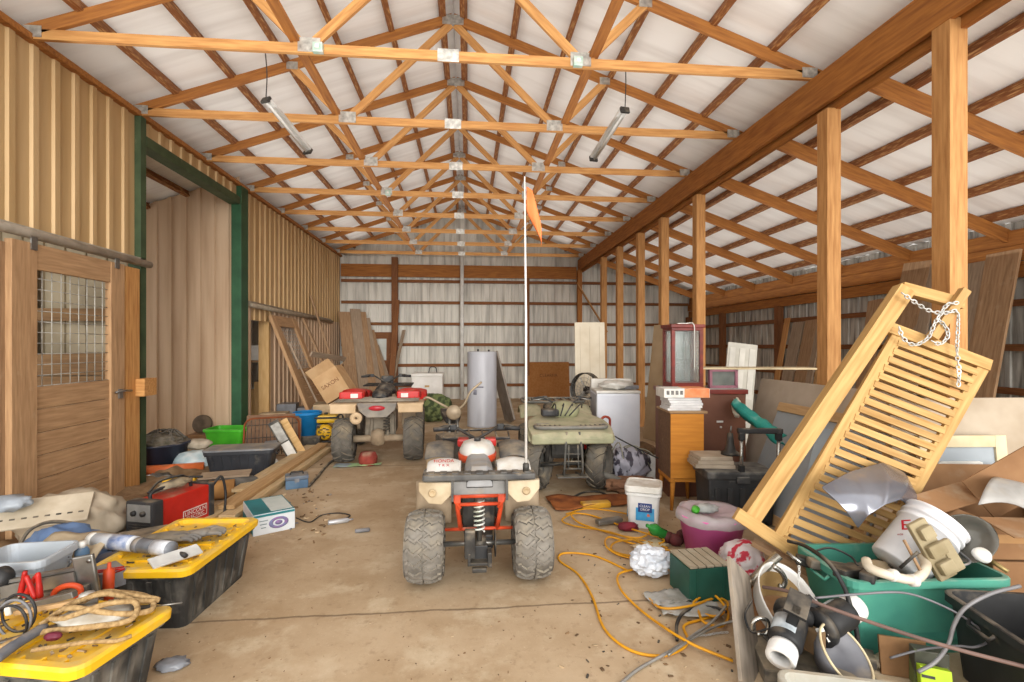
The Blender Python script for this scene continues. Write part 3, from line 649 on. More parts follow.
# ================================================================ QUAD BIKES
mTyre=M('857f76',.95,0,'57534d',9,dust=.5,dustc='a89d8a',bump=.4); mTyreDk=M('6c675f',.95,0,'47443f',9,dust=.5,dustc='a3947c'); mMud=M('a8957c',.9,0,'8a7760',7,dust=.3,dustc='b8a58a')
def tyre_mesh(R,w,n=16,style=0):
    b=B(); h=w/2; rim=R*.5
    def crown(u):   # u -1..1 across
        return R-.018-.03*abs(u)**2.4
    prof=[(rim,-h*.72),(rim+.02,-h*.86),(R*.8,-h*1.0),(crown(1)-.02,-h*.99)]+[(crown(u),h*u) for u in (-.92,-.6,-.3,0,.3,.6,.92)]+[(crown(1)-.02,h*.99),(R*.8,h*1.0),(rim+.02,h*.86),(rim,h*.72)]
    prof+=[(rim-.01,h*.5),(rim-.01,-h*.5),(rim,-h*.72)]
    b.lathe(prof,None,40)
    def lug(ph,u0,u1,sweep,wid,hh=.02,ns=4):
        rings=[]
        for k in range(ns+1):
            u=u0+(u1-u0)*k/ns; a=ph+sweep*k/ns; r=crown(u)-.006 if abs(u)<=1 else crown(1)-.05; z=h*max(-1.02,min(1.02,u)); rg=[]
            for da,dr in ((-wid,0),(-wid*.75,hh),(wid*.75,hh),(wid,0)):
                rg.append(((r+dr)*math.cos(a+da),(r+dr)*math.sin(a+da),z))
            rings.append(rg)
        b.loft(rings)
    for k in range(n):
        ph=2*PI*k/n
        for s,o in ((1,0),(-1,PI/n)):
            if style==0:   # broad chevron bars
                lug(ph+o,.06*s,1.0*s,.34,.055); lug(ph+o+.2,.62*s,1.05*s,.1,.04,ns=2)
            else:          # tight angular blocks
                lug(ph+o,.03*s,.42*s,.16,.06,ns=2); lug(ph+o+.19,.38*s,.72*s,-.12,.05,ns=2); lug(ph+o+.02,.72*s,1.04*s,.1,.06,ns=2); lug(ph+o+.23,.05*s,.3*s,-.1,.035,ns=2)
    bmesh.ops.transform(b.bm,matrix=RY(PI/2),verts=b.bm.verts)
    return b
def wheels(t,R,w,tr,wb,mat,rmat,style=0,Rf=None,wf=None,trf=None,steer=0,yo=0):
    for nm,R1,w1,t1,y,st in (('rear',R,w,tr,-wb/2,0),('front',Rf or R,wf or w*.85,trf or tr,wb/2,steer)):
        src=None
        for s in (-1,1):
            if src is None: o=tyre_mesh(R1,w1,15 if style==0 else 18,style).obj('tyre',mat,t); src=o
            else: o=src.copy(); COL.objects.link(o); o.parent=t
            o.matrix_basis=T(s*t1/2,y+yo,R1-.004)@RZ(st)@RX(.3*s)
            b=B(); r=R1*.5
            b.lathe([(0,-.02),(r*.4,-.025),(r*.5,-.06),(r*.9,-.03),(r+.008,-w1*.36),(r+.008,w1*.36),(r*.9,.03),(r*.5,.0),(r*.3,.045),(0,.045)],RY(PI/2),24)
            for k in range(4): b.lathe([(0,0),(.01,0),(.01,.015),(0,.015)],RY(PI/2)@T(r*.33*math.cos(k*PI/2),r*.33*math.sin(k*PI/2),.03),8)
            q=b.obj('rim',rmat,o)
            if s<0: q.matrix_basis=RZ(PI)
def handlebar(t,y,z,w,mat,grip,rake=-.12,rise=.1):
    b=B(); b.tube(curve([(-w/2,y+rake,z),(-w*.3,y+rake*.5,z+.02),(-w*.12,y,z-rise*.6),(0,y,z-rise),(w*.12,y,z-rise*.6),(w*.3,y+rake*.5,z+.02),(w/2,y+rake,z)],5),.013,8); o=b.obj('handlebar',mat,t)
    for s in (-1,1):
        b=B(); b.tube([(s*(w/2-.13),y+rake*.8,z+.005),(s*w/2,y+rake,z)],.02,10); b.obj('grip',grip,o)
        b=B(); b.tube(curve([(s*(w/2-.15),y+rake*.6+.03,z+.01),(s*(w/2-.08),y+rake+.09,z),(s*(w/2-.01),y+rake+.08,z-.01)],4),.007,6); b.obj('brake_lever',kSteel,o)
        b=B(); b.box((s*(w/2-.165),y+rake*.6,z+.012),(.06,.05,.05),bev=.008); b.obj('switch_housing',kBlack,o)
    b=B(); b.tube([(0,y,z-rise),(0,y+.12,z-rise-.3)],.018,8); b.obj('steering_stem',kDarkMet,t)
    return o
def fender(w,l,h,th=.02,crown=.05,n=8):
    """arched mudguard skin, local centre"""
    b=B()
    def f(u,v):
        x=(u-.5)*w; y=(v-.5)*l
        return (x,y,h*(1-(2*v-1)**2*.75)-crown*(2*u-1)**2)
    b.grid(f,n,10); return b
# ---------------- centre quad: white and grey with an orange rear frame
wW=M('e3e2de',.4,0,'c9c7c2',5,dust=.3,dustc='b9ab94'); wGr=M('8f8e8c',.6,0,'6f6e6c',6,dust=.4); mOrg=M('d8502a',.45,0,'a83a1e',7,dust=.2); mCreamMud=M('c4b59a',.8,0,'a28f72',6,dust=.3)
zc=3.45; xc=-.234; q=V((xc*cs+zc*sn, zc*cs-xc*sn,0))
q1=thing('quad_bike','white and grey quad bike with orange red rear frame, nearest in the aisle','quad bike',(q.x,q.y+.56,0),.0)
wheels(q1,.25,.262,.75,1.12,mTyre,kSteel,1,Rf=.26,wf=.19,trf=.8)
ya=-.56
b=B(); b.tube([(-.3,ya,.25),(.3,ya,.25)],.018,12); b.obj('rear_axle',kSteel,q1)
b=B(); b.lathe([(.03,-.05),(.06,-.05),(.06,.05),(.03,.05)],T(.0,ya,.25)@RY(PI/2),18); b.lathe([(.03,0),(.1,0),(.1,.006),(.03,.006)],T(-.1,ya,.25)@RY(PI/2),24); b.lathe([(.03,0),(.095,0),(.095,.008),(.03,.008)],T(.11,ya,.25)@RY(PI/2),24); b.obj('axle_carrier',kDarkMet,q1)
b=B()
for s in (-1,1):
    b.bar((s*.06,ya+.0,.25),(s*.11,ya+.5,.3),.05,.07)
b.box((0,ya+.06,.25),(.2,.1,.1),bev=.01); b.box((0,ya-.05,.2),(.12,.05,.12),bev=.008); b.obj('swingarm',kBlack,q1)
b=B(); b.box((-.065,ya-.11,.29),(.075,.05,.2),mx=None,bev=.015); b.box((-.065,ya-.06,.22),(.06,.1,.05),bev=.008); b.obj('chain_guard',kDarkMet,q1)
b=B(); b.box((0,ya-.1,.16),(.16,.09,.02),bev=.004); b.box((-.07,ya-.1,.19),(.02,.08,.08),bev=.004); b.box((.07,ya-.1,.19),(.03,.1,.1),bev=.006); b.box((0,ya-.13,.12),(.1,.04,.03),bev=.008); b.obj('tow_hitch',kDarkMet,q1)
# orange subframe
b=B(); r=.0155; yb=ya-.1
b.tube([(-.24,yb+.12,.345),(.24,yb+.12,.345)],.013,8)
for s in (-1,1):
    b.tube([(s*.155,yb,.615),(s*.15,yb+.02,.53),(s*.13,yb+.12,.345),(s*.12,ya+.4,.3)],r,8); b.tube([(s*.15,yb,.6),(s*.14,ya+.35,.66)],r,8); b.tube([(s*.19,yb,.62),(s*.13,yb+.0,.53)],.012,8)
b.tube([(-.19,yb,.62),(.19,yb,.62)],.02,8); b.tube([(-.15,yb+.01,.555),(.15,yb+.01,.555)],.013,8)
for s in (-1,1): b.box((s*.15,yb-.005,.6),(.045,.03,.06),bev=.006)
b.obj('rear_frame',mOrg,q1)
b=B(); P=[(.035*math.cos(a),.035*math.sin(a),.21*a/(2*PI*7)) for a in [k*2*PI/12 for k in range(85)]]; b.tube(P,.0065,6); o=b.obj('coil_spring',M('dfe0dc',.4,.2,'b5c0b0',9,dust=.2),q1,T(0,yb+.02,.36)@RX(-.12))
b=B(); b.lathe([(0,-.06),(.018,-.06),(.018,.1),(.028,.1),(.028,.24),(0,.24)],None,14); b.obj('shock_body',kSteel,q1,T(0,yb+.02,.36)@RX(-.12))
b=B(); b.box((0,ya+.28,.42),(.24,.34,.28),bev=.04); b.lathe([(0,0),(.11,0),(.11,.05),(0,.05)],T(.12,ya+.4,.4)@RY(PI/2),20); b.obj('engine',kDarkMet,q1)
for s in (-1,1):   # muddy inner guards
    b=B(); b.grid(lambda u,v:(s*(.2+.26*u),ya+.16+.1*math.sin(v*PI)*.3+.05*u,.34+.3*v),6,6); b.obj('inner_guard',mMud,q1,sol=.012)
# hexagonal rear panels
for s in (-1,1):
    pts=[(s*x,z) for x,z in ((.17,.745),(.40,.75),(.40,.69),(.335,.61),(.25,.60),(.19,.66))]
    b=B(); b.prism(pts,.04,T(0,ya-.205,0)@RX(PI/2)); o=b.obj('rear_panel',mCreamMud,q1,bev=.006)
    b=B(); b.lathe([(0,0),(.04,0),(.045,.012),(.028,.016),(.02,.006),(0,.004)],T(s*.31,ya-.227,.68)@RX(PI/2)@Matrix.Scale(.6,4),20); b.obj('tail_lamp',M('b09a78',.6,0,'8c7758',7,dust=.3),o)
b=B(); b.box((0,ya-.17,.695),(.36,.04,.09),bev=.008); b.obj('tail_plate',wGr,q1)
b=B(); b.box((0,ya-.2,.78),(.74,.11,.042),bev=.012)
for k in range(9): b.box((-.32+.08*k,ya-.2,.802),(.045,.07,.012),bev=.003)
for s in (-1,1): b.bar((s*.18,ya-.225,.62),(s*.18,ya-.225,.77),.016,.016)
b.obj('rear_rack',M('3a3a3b',.6,0,'5d5b57',8,dust=.3),q1)
for s in (-1,1):   # rear mudguards
    b=fender(.24,.38,.12,crown=.025); o=b.obj('rear_mudguard',wW,q1,T(s*.245,ya+.06,.715),sol=.012,sub=1)
    b=fender(.26,.5,.12,crown=.03); b.obj('front_mudguard',M('6e6c69',.6,0,'4c4b49',6,dust=.4),q1,T(s*.33,ya+1.1,.64),sol=.012,sub=1)
words('HONDA',.038,kRed,q1,T(-.245,ya-.02,.84)@RX(.62),sx=1.0); words('T R X',.026,kRed,q1,T(-.245,ya-.055,.818)@RX(.7),sx=1.2)
b=B()
secs=[]
for y,w1,z0,z1 in ((-.2,.09,.7,.765),(-.1,.1,.7,.82),(.15,.11,.68,.8),(.38,.1,.66,.78),(.5,.08,.66,.8)):
    secs.append([(-w1,ya+y,z0),(w1,ya+y,z0),(w1*.95,ya+y,z1-.03),(w1*.55,ya+y,z1),(-w1*.55,ya+y,z1),(-w1*.95,ya+y,z1-.03)])
b.loft(secs); b.obj('seat',M('a7a8aa',.6,0,'8a8b8d',6,dust=.3),q1,bev=.01,sub=1)
b=B(); b.box((0,ya-.17,.73),(.18,.05,.07),bev=.01); b.obj('seat_tail',kBlack,q1)
b=B(); b.lathe([(0,0),(.14,0),(.15,.05),(.12,.11),(.06,.13),(0,.13)],T(.0,ya+.62,.73),24,sy=1.4); b.obj('fuel_tank',wW,q1)
b=B(); b.lathe([(.1,-.02),(.155,-.02),(.16,.03),(.13,.035)],T(0,ya+.6,.73),24,sy=1.3); b.obj('tank_shroud',mOrg,q1)
b=B(); b.lathe([(0,0),(.028,0),(.028,.03),(0,.03)],T(0,ya+.58,.86),12); b.obj('fuel_cap',kBlack,q1)
handlebar(q1,ya+.86,.93,.74,kDarkMet,kBlack)
for s in (-1,1):
    b=B(); b.box((s*.12,ya+.85,.8),(.1,.12,.07),bev=.02); b.obj('front_shroud',kRed,q1)
b=B(); b.tube([(-.35,ya+1.4,.62),(-.3,ya+1.5,.7),(.3,ya+1.5,.7),(.35,ya+1.4,.62)],.016,8); b.tube([(-.3,ya+1.0,.8),(.3,ya+1.0,.8),(.32,ya+1.45,.8),(-.32,ya+1.45,.8)],.013,8,closed=True); 
for k in range(4): b.tube([(-.2+.13*k,ya+1.0,.8),(-.2+.13*k,ya+1.45,.8)],.009,6)
b.obj('front_rack',M('4d4c4a',.6,0,'36353a',7,dust=.5),q1)
b=B(); b.box((0,ya+.72,.5),(.34,.9,.2),bev=.05); b.tube([(-.13,ya+.5,.28),(-.13,ya+1.3,.28)],.02,8); b.tube([(.13,ya+.5,.28),(.13,ya+1.3,.28)],.02,8); b.tube([(-.38,ya+1.12,.26),(.38,ya+1.12,.26)],.018,8); b.obj('chassis',kDarkMet,q1)
# whip flag rides on the rack of the centre quad
fp=D(526,478,3.28); t=thing('whip_flag','tall white whip pole with orange pennant on the nearest quad','flag',mw=T(fp.x,fp.y,.80))
b=B(); b.tube([(0,0,0),(.0,0,1.0),(-.008,.01,1.99)],[.009,.008,.005],8); b.obj('pole',M('e8e6e2',.5,0,'cfccc6',6),t)
b=B(); b.lathe([(0,0),(.022,0),(.022,.05),(.012,.06),(0,.06)],None,12); b.obj('pole_base',kDarkMet,t)
b=B(); b.grid(lambda u,v:(.004+.1*(max(0,(v-.45)/.55)+u*((.35+.65*min(1,v*1.6))-max(0,(v-.45)/.55))),.02*math.sin(u*5+v*4)*v-.02*u,1.92-.37*v-.03*u),8,12); b.obj('pennant',M('f08a50',.7,0,'e07238',5),t,sol=.002)
# ---------------- red quad
zc=6.98; xc=(377-512)/F*zc; q=V((xc*cs+zc*sn, zc*cs-xc*sn,0))
kRedP=M('d2231f',.35,0,'b01814',4,dust=.1); mCr2=M('cdb391',.75,0,'b59a76',5,dust=.2); mMudG=M('8f8576',.85,0,'6d6456',7,dust=.4)
q2=thing('quad_bike','red quad bike with tan muddy rear, far left of the aisle','quad bike',(q.x,q.y+.62,0),.06)
wheels(q2,.315,.27,.96,1.26,mTyreDk,mMud,0)
ya=-.63
b=B(); b.tube([(-.36,ya,.32),(.36,ya,.32)],.05,10); b.lathe([(0,-.09),(.1,-.09),(.13,0),(.1,.09),(0,.09)],T(-.02,ya,.33)@RY(PI/2),18); b.obj('rear_axle',mMud,q2)
b=B()
for s in (-1,1):
    b.tube([(s*.12,ya-.02,.3),(s*.1,ya+.12,.82)],.025,8); b.tube([(s*.2,ya+.1,.3),(s*.2,ya+.15,.8)],.02,8)
b.box((0,ya+.35,.5),(.42,.6,.35),bev=.06); b.obj('chassis',mMudG,q2)
b=B(); P=[(.04*math.cos(a),.04*math.sin(a),.26*a/(2*PI*6)) for a in [k*2*PI/10 for k in range(61)]]; b.tube(P,.009,6,); b.obj('coil_spring',kDarkMet,q2,T(.1,ya-.02,.42))
for s in (-1,1):
    b=B(); b.box((s*.45,ya-.27,.785),(.34,.1,.13),bev=.02,); b.box((s*.45,ya-.1,.84),(.36,.4,.03),bev=.01); b.obj('rear_mudguard',mCr2,q2)
    b=B(); b.grid(lambda u,v:(s*(.3+.2*u),ya+.12+.1*(1-v),.42+.36*v),4,6); b.obj('splash_guard',mMud,q2,sol=.012)
    b=fender(.34,.62,.2,crown=.03); o=b.obj('front_mudguard' if 0 else 'side_fairing',kRedP,q2,T(s*.4,ya+.35,.80),sol=.02,sub=1)
    b=B(); b.box((s*.4,ya+.36-.33,.93),(.32,.05,.11),bev=.02); b.obj('red_fairing',kRedP,q2)
    b=B(); b.box((s*.35,ya-.0,.93),(.1,.012,.06)); b.obj('white_label',kPaper,q2)
    b=fender(.36,.7,.2,crown=.03); b.obj('front_mudguard',kRedP,q2,T(s*.46,ya+1.25,.72),sol=.015,sub=1)
b=B(); b.prism([(-.27,.86),(.27,.86),(.24,.76),(.13,.66),(-.13,.66),(-.24,.76)],.1,T(0,ya-.27,0)@RX(PI/2)); b.obj('tail_panel',M('948c80',.7,0,'76706a',6,dust=.4),q2,bev=.012)
b=B(); b.lathe([(0,0),(.11,0),(.105,.012),(0,.016)],T(0,ya-.325,.79)@RX(PI/2),22,sy=.33); b.obj('tail_lamp',M('b8303a',.3,0,'981e28',5),q2)
b=B(); b.lathe([(.02,0),(.08,0),(.08,.06),(.02,.06),(.02,0)],T(-.27,ya-.3,.66)@RX(PI/2),22); b.obj('exhaust_end',mCr2,q2)
b=B()
for s in (-1,1): b.tube([(s*.5,ya-.3,.885),(s*.5,ya+.2,.885)],.012,6)
for k in range(5): b.tube([(-.56,ya-.3+.11*k,.885),(.56,ya-.3+.11*k,.885)],.013,6)
b.obj('rear_rack',M('a39a8c',.6,.2,'7d766a',7,dust=.4),q2)
b=B(); secs=[]
for y,w1,z0,z1 in ((.0,.1,.86,.95),(.12,.14,.84,1.02),(.45,.15,.8,.98),(.7,.12,.8,.98)):
    secs.append([(-w1,ya+y,z0),(w1,ya+y,z0),(w1,ya+y,z1-.04),(w1*.6,ya+y,z1),(-w1*.6,ya+y,z1),(-w1,ya+y,z1-.04)])
b.loft(secs); b.obj('seat',kBlack,q2,sub=1)
b=B(); b.lathe([(0,0),(.16,0),(.17,.06),(.1,.16),(0,.17)],T(0,ya+.85,.88),20,sy=1.4); b.obj('fuel_tank',kBlack,q2)
handlebar(q2,ya+1.0,1.15,.78,kDarkMet,kBlack)
b=B(); b.box((0,ya+1.08,1.08),(.2,.1,.14),bev=.03); b.obj('headlight_pod',kBlack,q2)
b=B()
for k in range(5): b.tube([(-.4,ya+1.15+.12*k,.98),(.4,ya+1.15+.12*k,.98)],.012,6)
for s in (-1,1): b.tube([(s*.38,ya+1.12,.98),(s*.38,ya+1.65,.98)],.013,6)
b.obj('front_rack',kBlack,q2)
b=B(); b.lathe([(0,0),(.12,0),(.13,.1),(.1,.17),(0,.18)],None,20); p=D(368,447,6.75); one(b,'rag_bundle',M('a5483c',.8,0,'7a3026',7,dust=.3),'red dusty bundle under the red quad','rag',T(p.x,p.y,.0))
p=G(358,466); b=B(); b.grid(lambda u,v:((u-.5)*.62,(v-.5)*.22*(1-.5*u),.022+.014*noise.noise(V((u*7,v*5,3)))),18,8); one(b,'plastic_wrapper',M('9fbf8a',.5,0,'8f98a2',3,lo=.45,hi=.55),'green and grey plastic wrapper on the floor behind red quad','wrapper',T(p.x,p.y,0)@RZ(.1),sol=.003)
# ---------------- green quad, nose to the camera
zc=5.62; xc=(570-512)/F*zc; q=V((xc*cs+zc*sn, zc*cs-xc*sn,0))
kOlive=M('a2a080',.65,0,'86866a',5,dust=.5,dustc='b5a98e'); kDkG=M('5f5e5a',.7,0,'45443f',6,dust=.5)
q3=thing('quad_bike','olive green quad bike facing the camera, right of the aisle','quad bike',(q.x,q.y+.58,0),PI-.03)
wheels(q3,.29,.24,.72,1.2,mTyreDk,kDkG,0,steer=-.5)
yf=.6
b=B(); b.box((0,0,.45),(.4,1.1,.25),bev=.06); b.tube([(-.36,yf,.29),(.36,yf,.29)],.022,8); b.tube([(-.36,-yf,.29),(.36,-yf,.29)],.03,8)
for s in (-1,1):
    b.tube([(s*.1,yf+.05,.3),(s*.33,yf,.27)],.016,8); b.tube([(s*.2,yf-.02,.75),(s*.26,yf,.32)],.03,10)
b.obj('chassis',kDarkMet,q3)
b=B()
for s in (-1,1): b.tube(curve([(s*.07,yf+.26,.7),(s*.09,yf+.3,.5),(s*.1,yf+.27,.25),(s*.07,yf+.05,.2)],5),.013,8); b.tube([(s*.05,yf+.28,.56),(s*.055,yf+.28,.3)],.009,6)
for z in (.6,.46,.38,.3): b.tube([(-.1,yf+.28,z),(.1,yf+.28,z)],.009,6)
b.box((0,yf+.2,.2),(.34,.12,.02),bev=.005); b.obj('front_bumper',kDkG,q3)
b=B()   # front body shell
secs=[]
for y,w1,z0,z1 in ((.30,.3,.58,.64),(.26,.46,.56,.7),(.08,.5,.6,.76),(-.2,.46,.66,.8),(-.45,.26,.66,.86)):
    secs.append([(-w1,yf+y,z0),(w1,yf+y,z0),(w1*.98,yf+y,z1-.03),(w1*.6,yf+y,z1),(-w1*.6,yf+y,z1),(-w1*.98,yf+y,z1-.03)])
b.loft(secs); b.obj('front_body',kOlive,q3,bev=.012,sub=1)
b=B()
b.tube([(x,yf+y,.74) for x,y,_ in rr(.8,.2,.08,0,oy=.12)],.022,8,closed=True); b.box((0,yf+.12,.735),(.74,.16,.018),bev=.004)
b.obj('front_rack',M('75746e',.7,0,'5d5c57',6,dust=.4),q3)
for s in (-1,1):
    b=B()
    for k in range(5): b.box((s*(.12+.055*k),yf+.13,.747),(.018,.11,.008),mx=None)
    b.obj('rack_slot',kBlack,q3)
for s in (-1,1):
    b=fender(.3,.6,.18,crown=.04); b.obj('rear_mudguard',kOlive,q3,T(s*.34,-yf,.66),sol=.015,sub=1)
    b=fender(.26,.5,.14,crown=.03); b.obj('front_mudguard',kOlive,q3,T(s*.36,yf-.02,.58),sol=.015,sub=1)
b=B(); b.blob((0,yf-.32,.86),(.36,.42,.24),.12,2,3,seed=2); b.obj('dash_cover',M('9a9b78',.8,0,'7d7e60',6,dust=.4),q3)
handlebar(q3,.18,.98,.76,kDarkMet,kBlack)
b=B(); secs=[]
for y,w1,z0,z1 in ((.1,.12,.7,.84),(-.2,.15,.7,.85),(-.55,.17,.72,.88),(-.72,.15,.74,.85)):
    secs.append([(-w1,y,z0),(w1,y,z0),(w1,y,z1-.04),(w1*.6,y,z1),(-w1*.6,y,z1),(-w1,y,z1-.04)])
b.loft(secs); b.obj('seat',M('4e4d49',.8,0,'3a3936',6,dust=.5),q3,sub=1)
b=B(); b.tube([(x,-yf+y,.87) for x,y,_ in rr(.86,.5,.1,0,oy=-.15)],.018,8,closed=True)
for k in range(6): b.box((-.3+.12*k,-yf-.15,.865),(.05,.46,.018),bev=.004)
b.obj('rear_rack',M('666560',.7,0,'4d4c47',6,dust=.5),q3)
b=B(); b.box((.2,yf-.15,.86),(.2,.16,.08),bev=.02); b.obj('control_box',kBlack,q3)
for k in range(4):
    b=B(); b.tube(curve([(-.2+.12*k,yf-.25,.9),(-.15+.1*k,yf-.05,.97),(.05*k,yf+.02,.84)],5),.008,5); b.obj('control_cable',kBlack,q3)
# ================================================================ BACK OF THE BARN
# water heater
p=D(482,428,10.0); t=thing('water_heater','tall light grey cylindrical water heater standing before the back wall','water heater',(p.x,p.y,0))
b=B(); b.lathe([(0,0),(.3,0),(.305,.01),(.305,.03),(.3,.04),(.3,1.5),(.29,1.52),(.0,1.525)],seg=40); b.obj('tank',M('b9bbc2',.4,0,'a9abb2',3,(2,2,.4)),t)
b=B(); b.lathe([(0,0),(.02,0),(.02,.05),(0,.05)],T(-.08,0,1.52),12); b.lathe([(0,0),(.02,0),(.02,.04),(0,.04)],T(.14,0,1.52),12); b.obj('pipe_stub',kDarkMet,t)
b=B(); b.lathe([(.301,.8),(.303,.8),(.303,.83),(.301,.83)],None,14,a0=-2.2,a1=-1.5); b.lathe([(.301,.66),(.303,.66),(.303,.76),(.301,.76)],None,8,a0=-2.2,a1=-1.95); b.obj('rating_label',M('8a8c98',.6,0,'757784',20),t)
# leaning panel right of it
leanboard('insulation_panel',(p.x+.62,p.y+.35,0),(p.x+.28,p.y+.75,1.42),.75,.04,M('9d948a',.8,0,'857c72',4),'grey brown sheet panel leaning right of the water heater','panel',up=(1,.25,0.3))
# OSB sheet
q=AY(549,398,YB-.3); b=B(); b.box((0,0,.57),(1.3,.02,1.14),bev=.002); one(b,'particle_board',M('a5713f',.85,0,'98632f',20,(1,1,1),.1),'brown particle board sheet standing against the back wall','board',T(q.x,q.y,0)@RX(R_(-8)))
words('CLEARFIR',.13,M('70482a',.8),bpy.data.objects['particle_board'],T(0,-.0115,.72)@FRONT)
# chest freezer
q=AY(428,396,13.4); t=thing('chest_freezer','small white chest freezer at the back behind the red quad','freezer',(q.x,q.y,0))
b=B(); b.box((0,0,.41),(.82,.6,.82),bev=.02); b.obj('freezer_body',M('f3f2ee',.4,0,'e4e2dc',4),t); b=B(); b.box((0,0,.86),(.84,.62,.08),bev=.015); b.obj('lid',M('f3f2ee',.4,0,'e4e2dc',4),t); b=B(); b.box((0,-.31,.56),(.12,.01,.05)); b.obj('badge',M('d8b070',.5),t)
b=B(); b.tube(curve([(-.1,0,0),(-.06,0,.14),(.08,0,.14),(.12,0,0)],6),.012,6); one(b,'cable_loop',kBlack,'dark cable loop standing on the white freezer','cable',T(q.x+.12,q.y,.905))
b=B(); b.blob((0,0,.3),(.75,.5,.62),.2,3,4,seed=21,flat=0); q=G(438,425); one(b,'camouflage_bag',M('6f7a4c',.9,0,'3f4a2f',9,lo=.45,hi=.55,bump=.4),'camouflage duffel bag on the floor before the chest freezer','bag',T(q.x-.1,q.y+.5,0))
# white door slab
q=D(591,398,8.0); t=thing('door_slab','tall cream white door slab standing behind the green quad','door',mw=T(q.x,q.y,0)@RZ(-.1)@RX(R_(-5)))
b=B(); b.box((0,0,1.02),(.5,.04,2.04),bev=.004); b.obj('slab',M('d3c9b4',.6,0,'c4b79e',3),t)
b=B()
for x in (-.16,0,.16): b.box((x,-.0215,1.02),(.006,.003,1.9))
b.obj('groove',M('bfb096',.7),t)
# washing machine
q=V((1.458*cs+6.5*sn,6.5*cs-1.458*sn,0)); q.y+=.32; t=thing('washing_machine','white washing machine standing right of the green quad','washing machine',mw=T(q)@RZ(-.1)@Matrix.Diagonal((1,1,1.18,1)))
b=B(); b.box((0,0,.43),(.58,.6,.84),bev=.02); b.obj('cabinet',M('e6e9f1',.4,0,'d6dae4',3),t); b=B(); b.box((0,0,.865),(.59,.61,.03),bev=.008); b.obj('top_panel',kWhite,t)
b=B(); b.box((0,.25,.93),(.58,.1,.12),bev=.015); b.obj('control_panel',kWhite,t); b=B(); b.box((-.291,0,.43),(.004,.5,.8)); b.obj('side_panel',M('b9bcc4',.5),t)
for x in (-.23,.23):
    for y in (-.23,.23):
        b=B(); b.lathe([(0,0),(.025,0),(.02,.015),(0,.015)],T(x,y,0),10); b.obj('foot',kBlack,t)
b=B(); b.blob((0,0,.06),(.5,.34,.13),.3,3,3,seed=31,flat=0); one(b,'crumpled_cloth',M('e0ded8',.8,0,'bdb9b0',8),'crumpled pale cloth lying on the washing machine','cloth',T(q.x+.02,q.y-.05,1.04)@RZ(.2))
b=B(); b.box((0,0,.03),(.2,.1,.05),bev=.01); one(b,'clear_case',kGrey,'small clear plastic case on the washing machine, right end','case',T(q.x+.2,q.y-.12,1.045))
# fan leaning left of the washer
q=D(597,390,6.2); t=thing('box_fan','round wire guarded fan standing left of the washing machine','fan',(D(586,400,7.6).x,D(586,400,7.6).y,0),-.9)
b=B(); b.lathe([(.26,-.05),(.275,-.05),(.275,.05),(.26,.05),(.26,-.05)],T(0,0,.95)@RX(PI/2),32); b.obj('hoop',kDarkMet,t)
b=B()
for k in range(16): a=k*PI/8; b.tube([(.04*math.cos(a),-.055,.95+.04*math.sin(a)),(.26*math.cos(a),-.045,.95+.26*math.sin(a))],.003,4)
for r in (.08,.14,.2): b.tube([(r*math.cos(a),-.053,.95+r*math.sin(a)) for a in [k*PI/14 for k in range(28)]],.003,4,closed=True)
b.obj('guard',kSteel,t)
for k in range(3):
    b=B(); b.box((.13,0,0),(.2,.11,.008),T(0,0,.95)@RY(k*2*PI/3)@RX(.5)); b.obj('blade',M('c4c2bd',.5),t)
b=B(); b.tube([(0,.02,0.02),(0,.02,.7)],.02,8); b.lathe([(0,0),(.2,0),(.19,.03),(.03,.05),(0,.05)],T(0,.02,0),24); b.obj('stand',kDarkMet,t); b=B(); b.lathe([(0,0),(.06,0),(.05,.1),(0,.11)],T(0,.0,.95)@RX(-PI/2),16); b.obj('motor',kDarkMet,t)
# leaning brown door
q=D(655,432,8.3); t=thing('hollow_door','flat brown door leaning behind the posts, left of the glass cabinet','door',mw=T(q.x+.05,q.y+.0,0)@RZ(-1.05)@RX(R_(-5))@RY(R_(3)))
b=B(); b.box((0,0,1.0),(.62,.04,2.0),bev=.004); b.obj('slab',M('a58e6f',.7,0,'937b5c',3,(1.5,6,1)),t); b=B(); b.lathe([(0,0),(.025,0),(.025,.02),(.012,.04),(.028,.07),(.02,.09),(0,.09)],T(.26,-.02,.85)@RX(PI/2),14); b.obj('knob',M('b0823c',.3,.8),t)
# red hand truck
q=G(604,478); t=thing('hand_truck','red tubular hand truck standing between quad and washing machine','hand truck',(q.x,q.y+.1,0),.3)
b=B(); b.tube(curve([(.12,0,.05),(.12,0,.62),(.1,-.02,.72),(.02,-.03,.75),(-.05,-.03,.7)],5),.016,8); b.tube([(-.12,0,.05),(-.12,0,.5)],.016,8)
for z in (.15,.38): b.tube([(-.12,0,z),(.12,0,z)],.012,6)
b.obj('frame',M('a8432f',.5,0,'86301f',5,dust=.2),t); b=B(); b.box((0,-.08,.015),(.3,.16,.012)); b.obj('toe_plate',kDarkMet,t)
for s in (-1,1): b=B(); b.lathe([(.02,-.02),(.07,-.022),(.08,0),(.07,.022),(.02,.02)],T(s*.16,.04,.08)@RY(PI/2),16); b.obj('wheel',kBlack,t)
b=B(); b.box((0,0,.14),(.22,.18,.28),bev=.02); one(b,'jerrycan',M('3c4a34',.6,0,'2c3826',5,dust=.4),'dark green can between the quad and red hand truck','can',T(q.x-.02,q.y+.45,0))
b=B(); b.box((0,0,0),(.3,.2,.12),bev=.02); one(b,'red_machine_part',kRed,'red dusty motor part on the dark green can','motor',T(q.x-.02,q.y+.45,.34))
